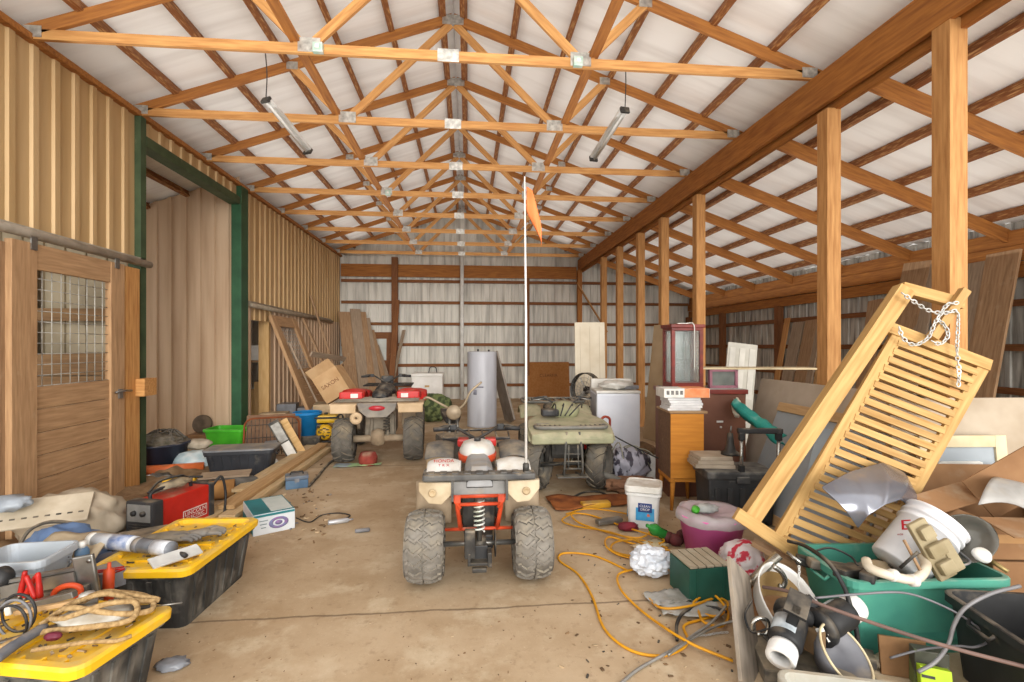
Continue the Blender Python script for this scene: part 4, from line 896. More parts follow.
# moped behind the centre quad
q=D(447,440,5.9); t=thing('moped','old tan moped standing behind the nearest quad, with high handlebars','moped',(q.x+.08,q.y,0),.08)
o1=tyre_mesh(.25,.1,14,1).obj('front_wheel',mTyreDk,t,T(0,-.1,.246)); o2=tyre_mesh(.25,.1,14,1).obj('rear_wheel',mTyreDk,t,T(0,.95,.246))
for o in (o1,o2):
    b=B(); b.lathe([(0,-.03),(.04,-.04),(.1,-.02),(.13,-.035),(.13,.035),(.1,.02),(.04,.04),(0,.03)],RY(PI/2),20); b.obj('hub',kSteel,o)
b=B()
for s in (-1,1): b.tube([(s*.06,-.1,.25),(s*.05,.0,.62),(s*.04,.06,.85)],.016,8)
b.obj('fork',kSteel,t)
b=B(); b.tube(curve([(-.36,.02,1.0),(-.3,.0,1.02),(-.12,.02,.92),(0,.06,.86),(.12,.02,.92),(.2,-.02,1.08),(.34,.0,1.2)],5),.014,8); b.obj('handlebar',M('ab9a80',.5,.3),t)
b=B(); b.lathe([(0,0),(.08,.0),(.092,.03),(.06,.11),(0,.13)],T(0,-.06,.84)@RX(-PI/2),22); b.obj('headlight',M('a3927a',.5,.2,'7d6d58',7,dust=.3),t)
b=B(); b.box((0,.4,.35),(.2,.45,.3),bev=.05); b.tube([(0,.06,.8),(0,.35,.5),(0,.95,.3)],.03,8); b.obj('engine_block',kDarkMet,t)
b=B(); secs=[[(-w1,y,z-.07),(w1,y,z-.07),(w1,y,z),(-w1,y,z)] for y,w1,z in ((.3,.08,.72),(.55,.13,.76),(.9,.14,.78))]; b.loft(secs); b.obj('saddle',kBlack,t,sub=1,bev=.01)
b=B(); b.box((0,-.1,.2),(.1,.3,.02)); b.grid(lambda u,v:((u-.5)*.13,-.1+.3*math.cos(PI*v),.25+.3*math.sin(PI*v)),4,12); b.obj('mudguard',mCr2,t)
q=D(437,458,4.75); t=thing('plastic_leg_shield','tan plastic shield standing left of the nearest quad','shield',mw=T(q.x,q.y,0)@RZ(.2))
b=B(); b.prism([(-.1,.45),(.12,.42),(.14,.52),(.1,.66),(-.06,.7),(-.1,.6)],.02,RX(PI/2)); b.obj('shield',mCr2,t,bev=.004); b=B(); b.tube(curve([(-.09,0,.5),(-.1,.0,.25),(-.08,0,.01)],5),.012,6); b.tube(curve([(.12,0,.48),(.13,.02,.3),(.1,.04,.01)],5),.012,6); b.obj('leg',mCr2,t)
b=B(); b.box((0,0,.35),(.3,.3,.7),bev=.03); one(b,'engine_crate',kDusty,'dark dusty engine block behind the nearest quad, left side','engine',T(D(452,440,5.2).x,D(452,440,5.2).y,0)@RZ(.3))
# ================================================================ RIGHT SIDE
def C(xc,zc,z=0): return V((xc*cs+zc*sn, zc*cs-xc*sn, z))
def CM(xc,zc,z=0,a=0): return T(C(xc,zc,z))@RZ(-TH)@RZ(a)
wCab=WOOD('c8842e','b26f20',2.2); wCabDk=WOOD('7a5b42','5f4432',dust=.25); kMahog=M('7c2a1e',.35,0,'5d1c14',4,(1,4,4),.04,dust=.08); kBrownP=M('80543f',.65,0,'6b4433',3,dust=.25,dustc='a08068')
kGlass=M('dde4e2',.05,0,None,trans=.85,alpha=.45,bump=0)
# mid century cabinet on legs
t=thing('record_cabinet','small orange brown wooden cabinet on splayed legs behind white bucket','cabinet',mw=CM(1.745,4.86,0,.0))
b=B(); b.box((0,.2,.645),(.33,.40,.65),bev=.004); b.obj('carcass',wCabDk,t); b=B(); b.box((0,-.006,.645),(.33,.012,.64),bev=.002); b.obj('front_panel',wCab,t); b=B(); b.box((.01,.2,.982),(.38,.44,.022),bev=.003); b.obj('top_board',WOOD('b09068','8f7050',dust=.4),t)
b=B(); b.box((0,.03,.30),(.34,.03,.04)); b.box((-.15,.2,.3),(.03,.4,.04)); b.obj('leg_rail',wCab,t)
for x in (-.13,.13):
    for y in (.03,.37):
        b=B(); b.tube([(x,y,.31),(x*1.15,y+(.02 if y>.2 else -.02),0)],[.026,.015],10); b.obj('leg',wCab,t)
b=B()
t2=thing('paper_stack','stack of white papers and folded cards on the orange brown cabinet','papers',mw=CM(1.73,5.0,.994,.05))
rnd=random.Random(8)
for k in range(5):
    b=B(); b.box((rnd.uniform(-.01,.01),rnd.uniform(-.01,.01),.013+.026*k),(.33,.26,.024),bev=.003); b.obj('folded_pad',M('e4e3e2',.8,0,'d0cfd0',9),t2,RZ(rnd.uniform(-.05,.05)))
t=thing('long_carton','orange and white printed carton lying on the paper stack','box',mw=CM(1.74,4.98,1.127,.02))
b=B(); b.box((0,0,.045),(.46,.26,.09),bev=.003); b.obj('carton_body',kPaper,t); b=B(); b.box((.1,-.1305,.045),(.25,.003,.088)); b.box((.11,0,.0905),(.23,.25,.003)); b.obj('orange_print',M('e8804a',.6,0,'e8a070',12),t)
b=B()
for k in range(4): b.box((-.19+.045*k,-.1312,.05),(.028,.003,.04))
b.obj('printed_picture',M('8c8a86',.7,0,'4e4c4a',30),t)
# dresser with glass top
t=thing('dresser','reddish brown chest with dark red rim and dusty glass top','dresser',mw=CM(2.12,5.3,0,-.02))
b=B(); b.box((0,.25,.56),(.84,.5,1.12),bev=.004); b.obj('carcass',kBrownP,t); b=B(); b.box((0,.25,1.145),(.88,.54,.05),bev=.006); b.obj('top_rim',kMahog,t); b=B(); b.box((0,.25,1.173),(.8,.46,.008)); b.obj('glass_top',M('a8b0aa',.15,0,'8f948c',4,dust=.3),t)
b=B(); b.box((.14,-.004,.82),(.07,.006,.02)); b.lathe([(0,0),(.012,0),(.012,.004),(0,.004)],T(.15,-.003,.76)@RX(PI/2),12); b.obj('paper_label',kPaper,t)
# glass display cabinet
t=thing('display_cabinet','small dark red display cabinet with glass sides standing on the chest','cabinet',mw=CM(1.94,5.38,1.177,.12)@Matrix.Diagonal((.86,.75,1,1)))
for x in (-.19,.19):
    for y in (.02,.30): b=B(); b.box((x,y,.34),(.045,.045,.66),bev=.003); b.obj('corner_post',kMahog,t)
b=B(); b.box((0,.16,.03),(.42,.34,.06),bev=.004); b.obj('base',kMahog,t); b=B(); b.box((0,.16,.685),(.46,.38,.04),bev=.008); b.box((0,.16,.655),(.42,.34,.04),bev=.004); b.obj('cornice',kMahog,t)
for (c,d) in (((0,.02,.35),(.34,.005,.58)),((-.19,.16,.35),(.005,.24,.58)),((.19,.16,.35),(.005,.24,.58))):
    b=B(); b.box(c,d); b.obj('glass_pane',kGlass,t)
b=B(); b.box((0,.31,.35),(.34,.006,.58)); b.obj('mirror_back',M('b9c0bd',.2,.3,'a3aaa6',4),t)
b=B(); b.box((0,.16,.32),(.34,.24,.006)); b.obj('glass_shelf',kGlass,t)
cable('lamp_flex',[T(0,0,0)@(t.matrix_basis@V(q)) for q in ((-.16,-.05,.71),(-.05,-.055,.712),(.06,-.05,.7),(.08,-.03,.5),(.08,-.03,.2))],.005,kWhite,'pale thin flex hanging down the front of the display cabinet')
# framed mirror box, white shelf board and panelled door farther back
t=thing('mirror_box','small mauve framed mirror standing on the chest beside the display cabinet','mirror',mw=CM(2.36,5.45,1.177,.1))
for x in (-.15,.15): b=B(); b.box((x,0,.1),(.03,.05,.2),bev=.003); b.obj('frame_post',M('a06a78',.5,0,'83505f',4),t)
b=B(); b.box((0,0,.19),(.33,.05,.02)); b.box((0,0,.012),(.33,.05,.024)); b.obj('frame_rail',M('a06a78',.5,0,'83505f',4),t); b=B(); b.box((0,0,.1),(.27,.008,.16)); b.obj('glass',M('8c9694',.05,.6,'a8b2b0',6),t)
b=B(); b.box((0,0,0),(1.3,.3,.02),bev=.002); one(b,'shelf_board',kCream,'thin pale board lying across the mirror and leaning panels','board',CM(2.75,5.55,1.39,-.06))
p=C(3.22,7.1); t=thing('panelled_door','narrow white panelled door leaning behind the chest','door',mw=T(p.x,p.y,0)@RZ(-.2)@RX(R_(-7))@RY(R_(7)))
b=B(); b.box((0,0,.85),(.42,.035,1.7),bev=.004); b.obj('slab',M('c2bfb4',.6,0,'aba89c',3),t)
for x in (-.14,0,.14): b=B(); b.box((x,-.02,1.25),(.08,.012,.75),bev=.004); b.obj('raised_panel',M('cfccc2',.6),t)
# leaning sheets along the post line
def sheet(name,label,xb,xt,y0,y1,h,th,mat,cat='panel',dz=0):
    t=thing(name,label,cat,mw=T(xb,(y0+y1)/2,0)@RZ(0)@RY(math.atan2(xt-xb,h)))
    L=math.hypot(h,xt-xb)
    b=B(); b.box((0,0,L/2+dz),(th,abs(y1-y0),L),bev=.004); b.obj('sheet',mat,t); return t,L
t,L=sheet('leaning_sheet','large dusty beige sheet leaning along the posts behind the wooden frame',3.05,3.36,3.5,5.3,1.27,.03,M('b8a997',.85,0,'a3937f',2.5,dust=.3))
t,L=sheet('framed_panel','grey sheet with a pine border leaning behind the slatted frame',2.78,3.22,3.3,4.75,1.05,.025,M('a9aeb0',.6,0,'94999b',2.2,dust=.2))
for y in (-.68,): barobj2('border',(-.02,y,0),(-.02,y,L),.09,.03,wLight,t,up=(1,0,0))
for z in (.05,L-.04): barobj2('border',(-.02,-.72,z),(-.02,.72,z),.09,.03,wLight,t,up=(1,0,0))
t=thing('beige_sheet','beige stained sheet leaning on the front of the nearest post','panel',mw=T(3.62,3.05,0)@RZ(-.06)@RX(R_(-5)))
b=B(); b.box((0,.02,.64),(1.3,.03,1.28),bev=.004); b.obj('sheet',M('b9ab98',.85,0,'9d8c76',2.5,dust=.25),t)
t=thing('window_sash','cream framed window with grey pane leaning on the beige sheet','window',mw=T(3.42,2.99,0)@RZ(-.06)@RX(R_(-5)))
for x in (-.3,.24): barobj2('frame_stile',(x,0,0),(x,0,1.03),.08,.035,kCream,t)
for z in (.04,.99): barobj2('frame_rail',(-.26,0,z),(.2,0,z),.08,.035,kCream,t)
b=B(); b.box((-.03,.004,.5),(.46,.012,.9)); b.obj('panel',M('a5adb3',.5,0,'8f979d',3),t)
for x in (-.2,.08): barobj2('inner_frame',(x,-.012,.42),(x,-.012,.85),.03,.02,kWhite,t)
for z in (.43,.84): barobj2('inner_frame',(-.2,-.012,z),(.08,-.012,z),.03,.02,kWhite,t)
b=B(); b.box((-.06,-.01,.635),(.26,.008,.4)); b.obj('window_pane',M('7b7b70',.3,0,'90907f',3),t)
leanboard('grey_sheet',C(2.3,3.72),C(2.66,3.9,.95),.36,.03,M('848d94',.6,0,'98a1a6',2),'grey blue panel leaning in shade under the wooden frame','panel',up=(-.6,-.5,.35))
# teal bag over the sheet corner
a0=D(741,404,5.15); b=B(); b.grid(lambda u,v:tuple(a0.lerp(D(792,441,4.45),u)+V((-.05-.10*math.sin(v*PI)*(.6+.4*u),.0,.12*(.5-v)*(1-.15*u)+.05*noise.noise(V((u*5,v*4,1)))))),16,8); one(b,'teal_bag',M('2f9c8f',.5,0,'22827a',5,dust=.1,dustc='b9d4cc'),'teal fabric bag hanging over the corner of the leaning sheets','bag',sol=.01)
b=B(); b.blob((0,0,0),(.1,.1,.2),.3,3,3,seed=41); one(b,'cream_pouch',M('d8ceb8',.8),'cream pouch hanging from the end of the teal bag','pouch',T(D(737,408,5.2)))
# boards against the right wall
for k,(xb,yb,xt,yt,w_) in enumerate(((775,378,786,318,.16),(783,378,797,322,.34),(795,378,810,320,.34),(803,378,817,322,.2),(812,378,822,330,.14))):
    tp=AX(xt,yt,XO-.3); bs=AX(xb,yb,XO-.62-.02*k); bs=V((XO-.75,bs.y,0)); 
    leanboard('barn_board',bs,V((XO-.26,tp.y,tp.z)),w_,.03,[wPost,wGrey,wOld,wGrey,wLight][k],['narrow light board leaning on the right wall, beside the wall post','first wide grey board on the right wall, right of the wall post','second wide brown board on the right wall, beyond the near posts','slim grey board on the right wall, left of the second post','pale slim board on the right wall, half hidden by the second post'][k],'board','boards on the right wall',up=(1,0,.2))
for k,(xt,yt,xb,w_,m) in enumerate(((876,300,858,.3,wOld),(918,262,880,.45,wOld),(930,265,900,.3,wGrey),(980,262,948,.36,wGrey),(1004,252,972,.4,wOld))):
    tp=AX(xt,yt,XO-.3); yb=AX(xb,400,XO-.8).y
    leanboard('barn_board',(XO-.85-.02*k,yb,0),tp,w_,.035,m,['short brown board leaning on the right wall between the two near posts','wide brown board leaning on the right wall behind the wooden frame top','grey board leaning on the right wall, left of the nearest post','tall grey board leaning on the right wall, right of the nearest post','tallest brown board leaning on the right wall at the photo edge'][k],'board','boards on the right wall',up=(1,0,.2))
# ---- wooden swing frame leaning over the heap
wSw=WOOD('c8a368','a98048',2.5); wSw2=WOOD('bd9862','9f7842',2.5)
sw=thing('porch_swing','yellow pine swing frame with slatted seat tilted against the nearest post','swing',C(2.2,3.4,.3))
A0=D(749,519,3.14);A1=D(904,289,3.30); PTL=D(899,332,3.28);PTR=D(984,364,3.24);PBL=D(775,543,3.10);PBR=PBL+(PTR-PTL)
ud=(PTL-PBL).normalized(); vd=(PTR-PTL).normalized(); nd=ud.cross(vd).normalized()
if nd.y>0: nd=-nd
def swb(name,p,q,w,th,m=None): return barobj(name,p,q,w,th,m or wSw,sw,up=nd)
swb('side_beam',A0,A1,.105,.085)
swb('top_rail',A1-vd*.02,D(962,304,3.27),.075,.05); swb('stub_rail',D(965,290,3.23),D(932,338,3.21),.055,.05,wSw2)
swb('bottom_rail',D(736,513,3.10),D(806,560,3.08),.08,.035)
W_=(PTR-PTL).length; Ls=(PTL-PBL).length
swb('seat_rail',PBL,PTL,.075,.03); swb('seat_rail',PBR,PTR,.075,.03)
swb('seat_rail',PTL-vd*.12,PTR+vd*.03,.075,.05); 
n=24
for k in range(n):
    s=.05+(Ls-.13)*k/(n-1); swb('slat',PBL+ud*s+vd*.02+nd*.006,PBL+ud*s+vd*(W_-.02)+nd*.006,.044,.03,wSw if k%3 else wSw2)
def chain(name,pts,mat,par=None,label=None,cat='chain',r=.016,wr=.0042):
    P=curve(pts,24); b=B(); d=0;last=P[0];i=0
    acc=[P[0]]
    for q in P[1:]:
        if (q-acc[-1]).length>=r*1.55: acc.append(q)
    for i in range(len(acc)-1):
        m=T((acc[i]+acc[i+1])/2)@frame(acc[i],acc[i+1]).to_4x4()@RX(PI/2*(i%2)+.4)
        ring=[m@V((r*1.15*math.cos(a),r*.65*math.sin(a),0)) for a in [j*PI/5 for j in range(10)]]
        b.tube(ring,wr,5,closed=True)
    o=b.obj(name,mat,par,world=True) if par else b.obj(name,mat)
    if label: tag(o,label,cat)
    return o
kChain=M('dcdbd7',.4,.15,'b5b4af',9)
chain('chain',[D(902,293,3.199),D(916,303,3.196),D(930,311,3.190),D(945,313,3.184),D(957,311,3.182),D(958,325,3.180),D(957,350,3.176),D(959,372,3.172),D(958,390,3.170)],kChain,sw)
chain('chain',[D(899,327,3.196),D(903,338,3.194),D(914,345,3.190),D(928,338,3.186),D(934,325,3.184),D(940,315,3.182),D(948,304,3.182),D(960,303,3.182)],kChain,sw)
chain('chain',[D(932,341,3.178),D(940,344,3.178),D(948,336,3.178),D(945,326,3.180),D(936,318,3.182)],kChain,sw)
# ---- black tool chest with a trolley handle
t=thing('tool_chest','black wheeled plastic tool chest with chrome trolley handle','tool chest',mw=CM(2.09,4.42,0,-.05))
b=B(); b.box((0,.2,.22),(.6,.4,.42),tap=.93,bev=.02); 
for k in range(5): b.box((-.22+.11*k,.0,.2),(.05,.03,.3),bev=.006)
b.obj('chest_body',M('3c3d3e',.6,0,'2a2b2c',5,dust=.35,dustc='85827c'),t)
b=B(); b.box((0,.2,.46),(.63,.43,.08),bev=.02); b.box((0,-.02,.43),(.12,.03,.06),bev=.008); b.obj('lid',M('4a4a4a',.6,0,'333333',5,dust=.5,dustc='8b8880'),t)
for x in (-.0,.33):
    b=B(); b.tube([(x,.02,.46),(x,.02,.80)],.016,10); b.obj('handle_tube',kChrome,t); b=B(); b.box((x,.02,.51),(.045,.05,.1),bev=.008); b.obj('handle_socket',kBlack,t)
    b=B(); b.box((x,.02,.82),(.05,.05,.07),bev=.008); b.obj('handle_corner',kBlack,t)
b=B(); b.box((.165,.02,.87),(.40,.045,.05),bev=.012); b.obj('handle_grip',kBlack,t)
for k in range(3):
    b=B(); b.box((0,0,.0),(.36-.03*k,.28,.035),bev=.003); one(b,'flat_carton',M('b3a592',.85,0,'9a8b78',5,dust=.2),['dusty flat carton on the black tool chest, lowest of three','dusty flat carton on the tool chest, middle of three','dusty flat carton on the tool chest, topmost of three'][k],'box',CM(1.9,4.66,.521+.037*k,-.08+.04*k),'flat cartons on the tool chest')
t=thing('work_lamp','dark cone shaped lamp base standing on the flat cartons','lamp',mw=CM(2.07,4.62,.615))
b=B(); b.lathe([(0,0),(.085,0),(.08,.02),(.05,.04),(.035,.1),(.025,.2),(0,.21)],None,20); b.obj('lamp_body',kDarkMet,t); b=B(); b.tube([(0,0,.2),(.01,0,.27)],.008,6); b.obj('finial',kSteel,t)
# ---- white bucket
p=G(648,530); t=thing('lidded_bucket','square white plastic bucket with lid and blue label on the floor','bucket',mw=T(p.x+.02,p.y+.16,0)@RZ(-.42))
b=B(); b.loft([rr(.26,.26,.04,0),rr(.29,.29,.045,.29),rr(.32,.32,.05,.295),rr(.32,.32,.05,.315),rr(.29,.29,.045,.32)]); b.obj('bucket_body',M('e8e8e6',.4,0,'d6d6d2',5),t)
b=B(); b.loft([rr(.31,.31,.05,.322),rr(.325,.325,.05,.33),rr(.325,.325,.05,.37),rr(.3,.3,.045,.38),rr(.27,.27,.04,.372)]); b.obj('lid',M('e4e2dc',.5,0,'d2cfc6',5,dust=.35),t)
for mw_,nm in ((T(.02,-.1385,.17),'front'),(RZ(-PI/2)@T(0,-.1385,.17),'side')):
    b=B(); b.box((0,0,0),(.16,.004,.19),RX(-.05)); o=b.obj('label',M('2f8fc4' if nm=='front' else '7fa3b8',.5,0,'5fb0d8',8),t,mw_)
    b=B(); b.box((0,-.004,.02),(.12,.003,.08)); b.obj('label_panel',M('27407e',.5),o); words('CLEAN',.03,kPaper,o,T(0,-.008,.035)@FRONT); words('DROP',.03,kPaper,o,T(0,-.008,.005)@FRONT)
    b=B(); b.blob((.02,-.002,-.06),(.1,.006,.06),.2,3,2); b.obj('printed_flower',M('d88a3c',.6,0,'c04a58',20),o)
p=G(661,540); b=B(); b.lathe([(0,0),(.03,0),(.045,.03),(.04,.1),(.05,.16),(.03,.2),(.015,.22),(.015,.25),(0,.25)],None,16); one(b,'green_bottle',M('3fa348',.25,0,'2d8838',6,trans=.2),'crumpled green plastic bottle leaning on the white bucket','bottle',T(p.x+.03,p.y-.04,.05)@RZ(.4)@RY(R_(-60)))
for k,(x,y) in enumerate(((668,543),(676,546),(683,541))):
    p=G(x,y); b=B(); b.blob((0,0,.05),(.12,.1,.1),.3,3,2,seed=50+k,flat=0); one(b,'red_scrap',M('64282a',.8,0,'4a2f2a',9),['dark red scrap on the floor right of the green bottle','dark red scrap between the green bottle and pink tub','dark red scrap against the pink tub'][k],'scrap',T(p),'dark red scraps')
# ---- pink tub in a clear bag
t=thing('pink_tub','round pink tub wrapped in clear plastic, before the black tool chest','tub',mw=CM(1.58,3.86,0,.1))
b=B(); b.lathe([(0,0),(.19,0),(.245,.3),(.26,.305),(.26,.325),(.24,.325),(.185,.02),(0,.02)],None,32); b.obj('tub_body',M('e070b0',.45,0,'d05aa0',4,dust=.2,dustc='ecc4dc'),t)
b=B(); b.lathe([(.262,.27),(.268,.3),(.255,.345),(.2,.35),(.15,.33),(.05,.31),(0,.30)],None,40)
for v in b.bm.verts: v.co+=V((noise.noise(v.co*11),noise.noise(v.co*11+V((5,0,0))),noise.noise(v.co*9+V((0,7,0)))))*.022
b.obj('bag_film',M('e6e6e4',.25,0,'cfcfcc',7,trans=.3,alpha=.75),t)
b=B(); b.blob((-.05,0,.36),(.2,.14,.07),.3,3,3,seed=61); b.obj('bag_fold',M('d9dcda',.25,0,'a9adab',9,alpha=.8),t); b=B(); b.lathe([(0,0),(.03,0),(.03,.03),(0,.03)],T(-.16,-.05,.36)@RX(.6),14); b.obj('green_cap',kLime,t)
# ---- striped bag
p=C(1.63,3.45); b=B(); b.blob((0,0,.13),(.30,.26,.29),.18,2.6,4,seed=71,flat=0); one(b,'striped_bag',M('d9cfcf',.6,0,'c22f42',7,(1,2.5,1),.1,lo=.5,hi=.54),'red and white patterned plastic bag below the wooden frame end','bag',T(p))
b=B(); b.box((0,0,0),(.3,.12,.03),bev=.003); 
leanboard('wood_offcut',C(1.58,3.2,.36),C(1.85,3.02,.24),.09,.03,wOld,'short brown wood offcut below the swing bottom rail')
# ---- green louvred box
t=thing('louvred_box','dark green metal box with dusty louvred top on the floor','box',mw=CM(1.13,3.1,0,.17))
b=B(); b.box((.145,.13,.11),(.29,.26,.22),bev=.006); 
for x in (.05,.24): b.box((x,-.003,.11),(.008,.01,.21))
b.obj('box_body',M('27584a',.5,0,'1e483c',5,dust=.15),t)
for k in range(5):
    b=B(); b.box((.03+.057*k,.13,.232),(.05,.27,.014),RY(0),bev=.003); b.obj('louvre',M('a79b86',.9,0,'857a67',9,dust=.4),t)
# ---- crumpled bags and wrappers
p=C(1.0,3.52); b=B(); b.blob((0,0,.09),(.29,.26,.2),.22,4,4,seed=81,flat=0,sm=False); one(b,'crumpled_bag',M('dfe3ea',.4,0,'c3c9d2',12),'crumpled white plastic bag on the floor by the yellow cords','bag',T(p))
for k,(x,y,s,r) in enumerate(((672,600,.34,.2),(690,612,.36,-.2),(650,548,.3,.4))):
    p=G(x,y); b=B(); b.grid(lambda u,v:((u-.5)*s,(v-.5)*s*.5,.02+.035*abs(noise.noise(V((u*5,v*5,k*3))))),14,8); one(b,'plastic_film',M('cfcfca',.2,0,'a8a49a',8,trans=.2,alpha=.8) if k<2 else kCream,['clear plastic film on the floor before the green box','silvery plastic film under the grey wires','cream torn wrapper among the yellow cords'][k],'wrapper',T(p.x,p.y,0)@RZ(r),sol=.002)
# ---- leaning grey board at the front
leanboard('leaning_plank',D(752,690,2.36)*1,D(738,566,2.78),.25,.02,M('9c9184',.8,0,'7d7367',4,(1.5,5,1),dust=.3),'grey brown plank leaning at the front of the right heap','plank',up=(-.25,1,.3))
# ---- white basin, chrome tube
t=thing('white_basin','white oval basin with dried brown residue tipped over in the heap','basin',mw=T(D(789,602,2.66))@RZ(-.3)@RX(R_(34))@RY(R_(22)))
b=B(); b.lathe([(0,-.16),(.08,-.155),(.14,-.09),(.165,0),(.175,.02),(.18,.015),(.172,.0),(.15,-.09),(.09,-.165),(0,-.175)],None,32,sy=1.25); b.obj('bowl',M('e6e4e0',.25,0,'d8d5ce',4),t)
b=B(); b.lathe([(0,-.145),(.08,-.14),(.135,-.085),(.152,-.03)],None,28,sy=1.25); b.obj('residue',M('b99d70',.9,0,'8f7448',9,lo=.3,hi=.6,bump=.4),t)
b=B(); b.box((0,0,.1),(.34,.34,.2),bev=.02); one(b,'support_carton',kCard,'brown carton under the white basin','box',CM(1.52,2.82,0,.2))
t=thing('chrome_fitting','thick chrome pipe with curved tap hook lying on the heap','fitting',loc=D(760,572,2.86))
b=B(); b.tube([D(738,594,2.86)-t.location,D(779,555,2.84)-t.location],.026,14); b.obj('pipe',M('b5b0a4',.25,.85,'8d877b',6,dust=.2),t)
b=B(); b.tube(curve([D(q[0],q[1],2.72)-t.location for q in ((773,566),(781,572),(785,580),(783,587),(779,586))],5),.014,10); b.obj('hook',kChrome,t)
b=B(); b.tube([D(787,552,2.76)-t.location,D(801,563,2.7)-t.location],.009,8); b.obj('valve_stem',kChrome,t)
chain('bead_chain',[D(799,566,2.68),D(799,575,2.68),D(798,584,2.67),D(800,592,2.66)],kChain,None,'short bead chain hanging beside the chrome pipe','chain',.008,.0025)
# ---- black pumps with white couplings
def pump(label,loc,mw):
    t=thing('pump_motor',label,'pump',mw=T(loc)@mw)
    b=B(); b.lathe([(0,0),(.07,0),(.075,.02),(.075,.15),(.065,.17),(.09,.18),(.09,.21),(.06,.22),(0,.22)],None,26); b.obj('motor_body',kBlack,t)
    b=B(); b.lathe([(.045,-.075),(.062,-.08),(.066,-.07),(.066,-.02),(.06,0),(.044,0),(.044,-.06),(.045,-.075)],None,28); b.obj('coupling',M('ecebe8',.35,0,'dddbd6',5),t)
    b=B(); b.lathe([(.0765,.04),(.0775,.04),(.0775,.13),(.0765,.13)],None,12,a0=.3,a1=1.9); b.obj('rating_label',M('b9c0c4',.4,0,'8d969c',25),t)
    b=B(); b.box((0,.1,.1),(.05,.12,.06),bev=.008); b.box((.0,.15,.14),(.1,.02,.14),bev=.004); b.obj('bracket',kBlack,t)
    return t
t1=pump('black pump motor with white coupling pointing at the camera, lower left',D(784,646,2.33),FACE(V((.35,.2,.25)).normalized().cross(V((0,0,1))).normalized()*1,V((0,0,1)),V((.72,.55,.42)).normalized()) if 0 else (V((0,0,1)).rotation_difference(V((.66,.6,.40)).normalized())).to_matrix().to_4x4()@RZ(2.6))
t2=pump('black pump motor with white coupling facing right, behind the first',D(846,612,2.5),(V((0,0,1)).rotation_difference(V((-.85,-.25,-.18)).normalized())).to_matrix().to_4x4()@RZ(.3))
for k in range(4):
    b=B(); b.box((0,0,0),(.04,.003,.02)); b.obj('white_sticker',kPaper,t2,t2.matrix_basis.inverted()@T(D(820+11*(k%2),630+ (7 if k//2 else 0)+2*(k%2),2.37))@R3@RX(-.5)@RY(-.2))
for k,(x0,y0,x1,y1) in enumerate(((770,645,797,612),(795,634,817,602))):
    leanboard('pump_plate',D(x0,y0,2.44),D(x1,y1,2.5),.1,.012,kBlack,['black plate bracket standing over the nearest pump','black plate bracket between the two pumps'][k],'bracket',up=(.2,-.7,.5))
b=B(); b.tube(curve([D(q[0],q[1],2.46) for q in ((752,630),(753,622),(760,618),(768,622),(766,634),(757,634))],5),.011,8); one(b,'metal_clamp',kChrome,'chrome pipe clamp beside the nearest pump','clamp')
b=B(); b.box((0,0,0),(.05,.1,.12),bev=.01); one(b,'brown_fitting',M('8a6f50',.8,0,'6d553a',7),'brown cardboard strip between the two pumps','strip',T(D(813,640,2.4))@RZ(.4))
b=B(); b.box((0,0,.04),(.5,.3,.08),bev=.01); one(b,'dark_crate',kDusty,'dark dusty flat crate under the pumps','crate',CM(1.5,2.46,0,-.2))
t=thing('grey_cone_bowl','grey round bowl lying on its side right of the pumps','bowl',mw=T(D(846,655,2.3))@(V((0,0,1)).rotation_difference(V((.35,-.62,.7)).normalized())).to_matrix().to_4x4())
b=B(); b.lathe([(0,-.13),(.05,-.125),(.1,-.07),(.135,.0),(.142,.0),(.107,-.075),(.055,-.135),(0,-.14)],None,32); b.obj('bowl',M('77777c',.5,.2,'5e5e64',4,dust=.2),t); b=B(); b.tube([(.139*math.cos(a),.139*math.sin(a),.002) for a in [k*PI/20 for k in range(40)]],.006,6,closed=True); b.obj('rim',kCream,t)
t=thing('pale_crate','pale grey plastic crate corner at the bottom of the photo','crate',mw=CM(1.42,1.98,0,-.2))
bin_mesh(.5,.36,.18,.9).obj('crate_body',M('b9b6aa',.6,0,'a09c8f',5,dust=.3),t)
b=B(); b.blob((0,0,.03),(.12,.09,.08),.25,4,3,seed=91,flat=0); one(b,'stone_fitting',M('a79a86',.9,0,'857a68',8),'small tan round fitting on the floor before green tote','fitting',T(G(884,668)))
# ---- green tote and contents
t=tote('large teal green open tote full of junk, at the right front','' and 0 or C(2.2,2.79),-TH+.04,.86,.46,.42,kTeal,ribs=0,tap=.86)
b=B(); b.loft([rr(.5,.003,.0014,.08,2),rr(.54,.003,.0014,.3,2)],mx=T(0,-.205,0)@RX(-.09)); b.obj('side_recess',M('43907c',.55,0,'3a8070',4,dust=.2,dustc='a3b5a2'),t)
b=B(); b.box((0,0,.12),(.66,.3,.22),bev=.03); o=b.obj('rubbish',kDusty,t); 
for k,(x,y,s) in enumerate(((815,556,.2),(832,566,.26),(846,574,.2),(850,562,.22),(870,582,.2))):
    p=D(x,y,2.85-.06*k); b=B(); b.box((0,0,0),(s,.07,.05),bev=.012); one(b,'scrap_part',[kDarkMet,kDusty,kBlack,kDarkMet,kBlack][k],['dark metal scrap at the left back corner of the green tote','long dusty scrap inside the green tote, left side','black plastic scrap inside the green tote, left front','dark metal scrap left of the white bucket in the tote','black scrap at the front edge inside the green tote'][k],'scrap',T(p.x,p.y,.37+.012*k)@RZ(-.5+.3*k)@RY(.15),'scraps in the green tote')
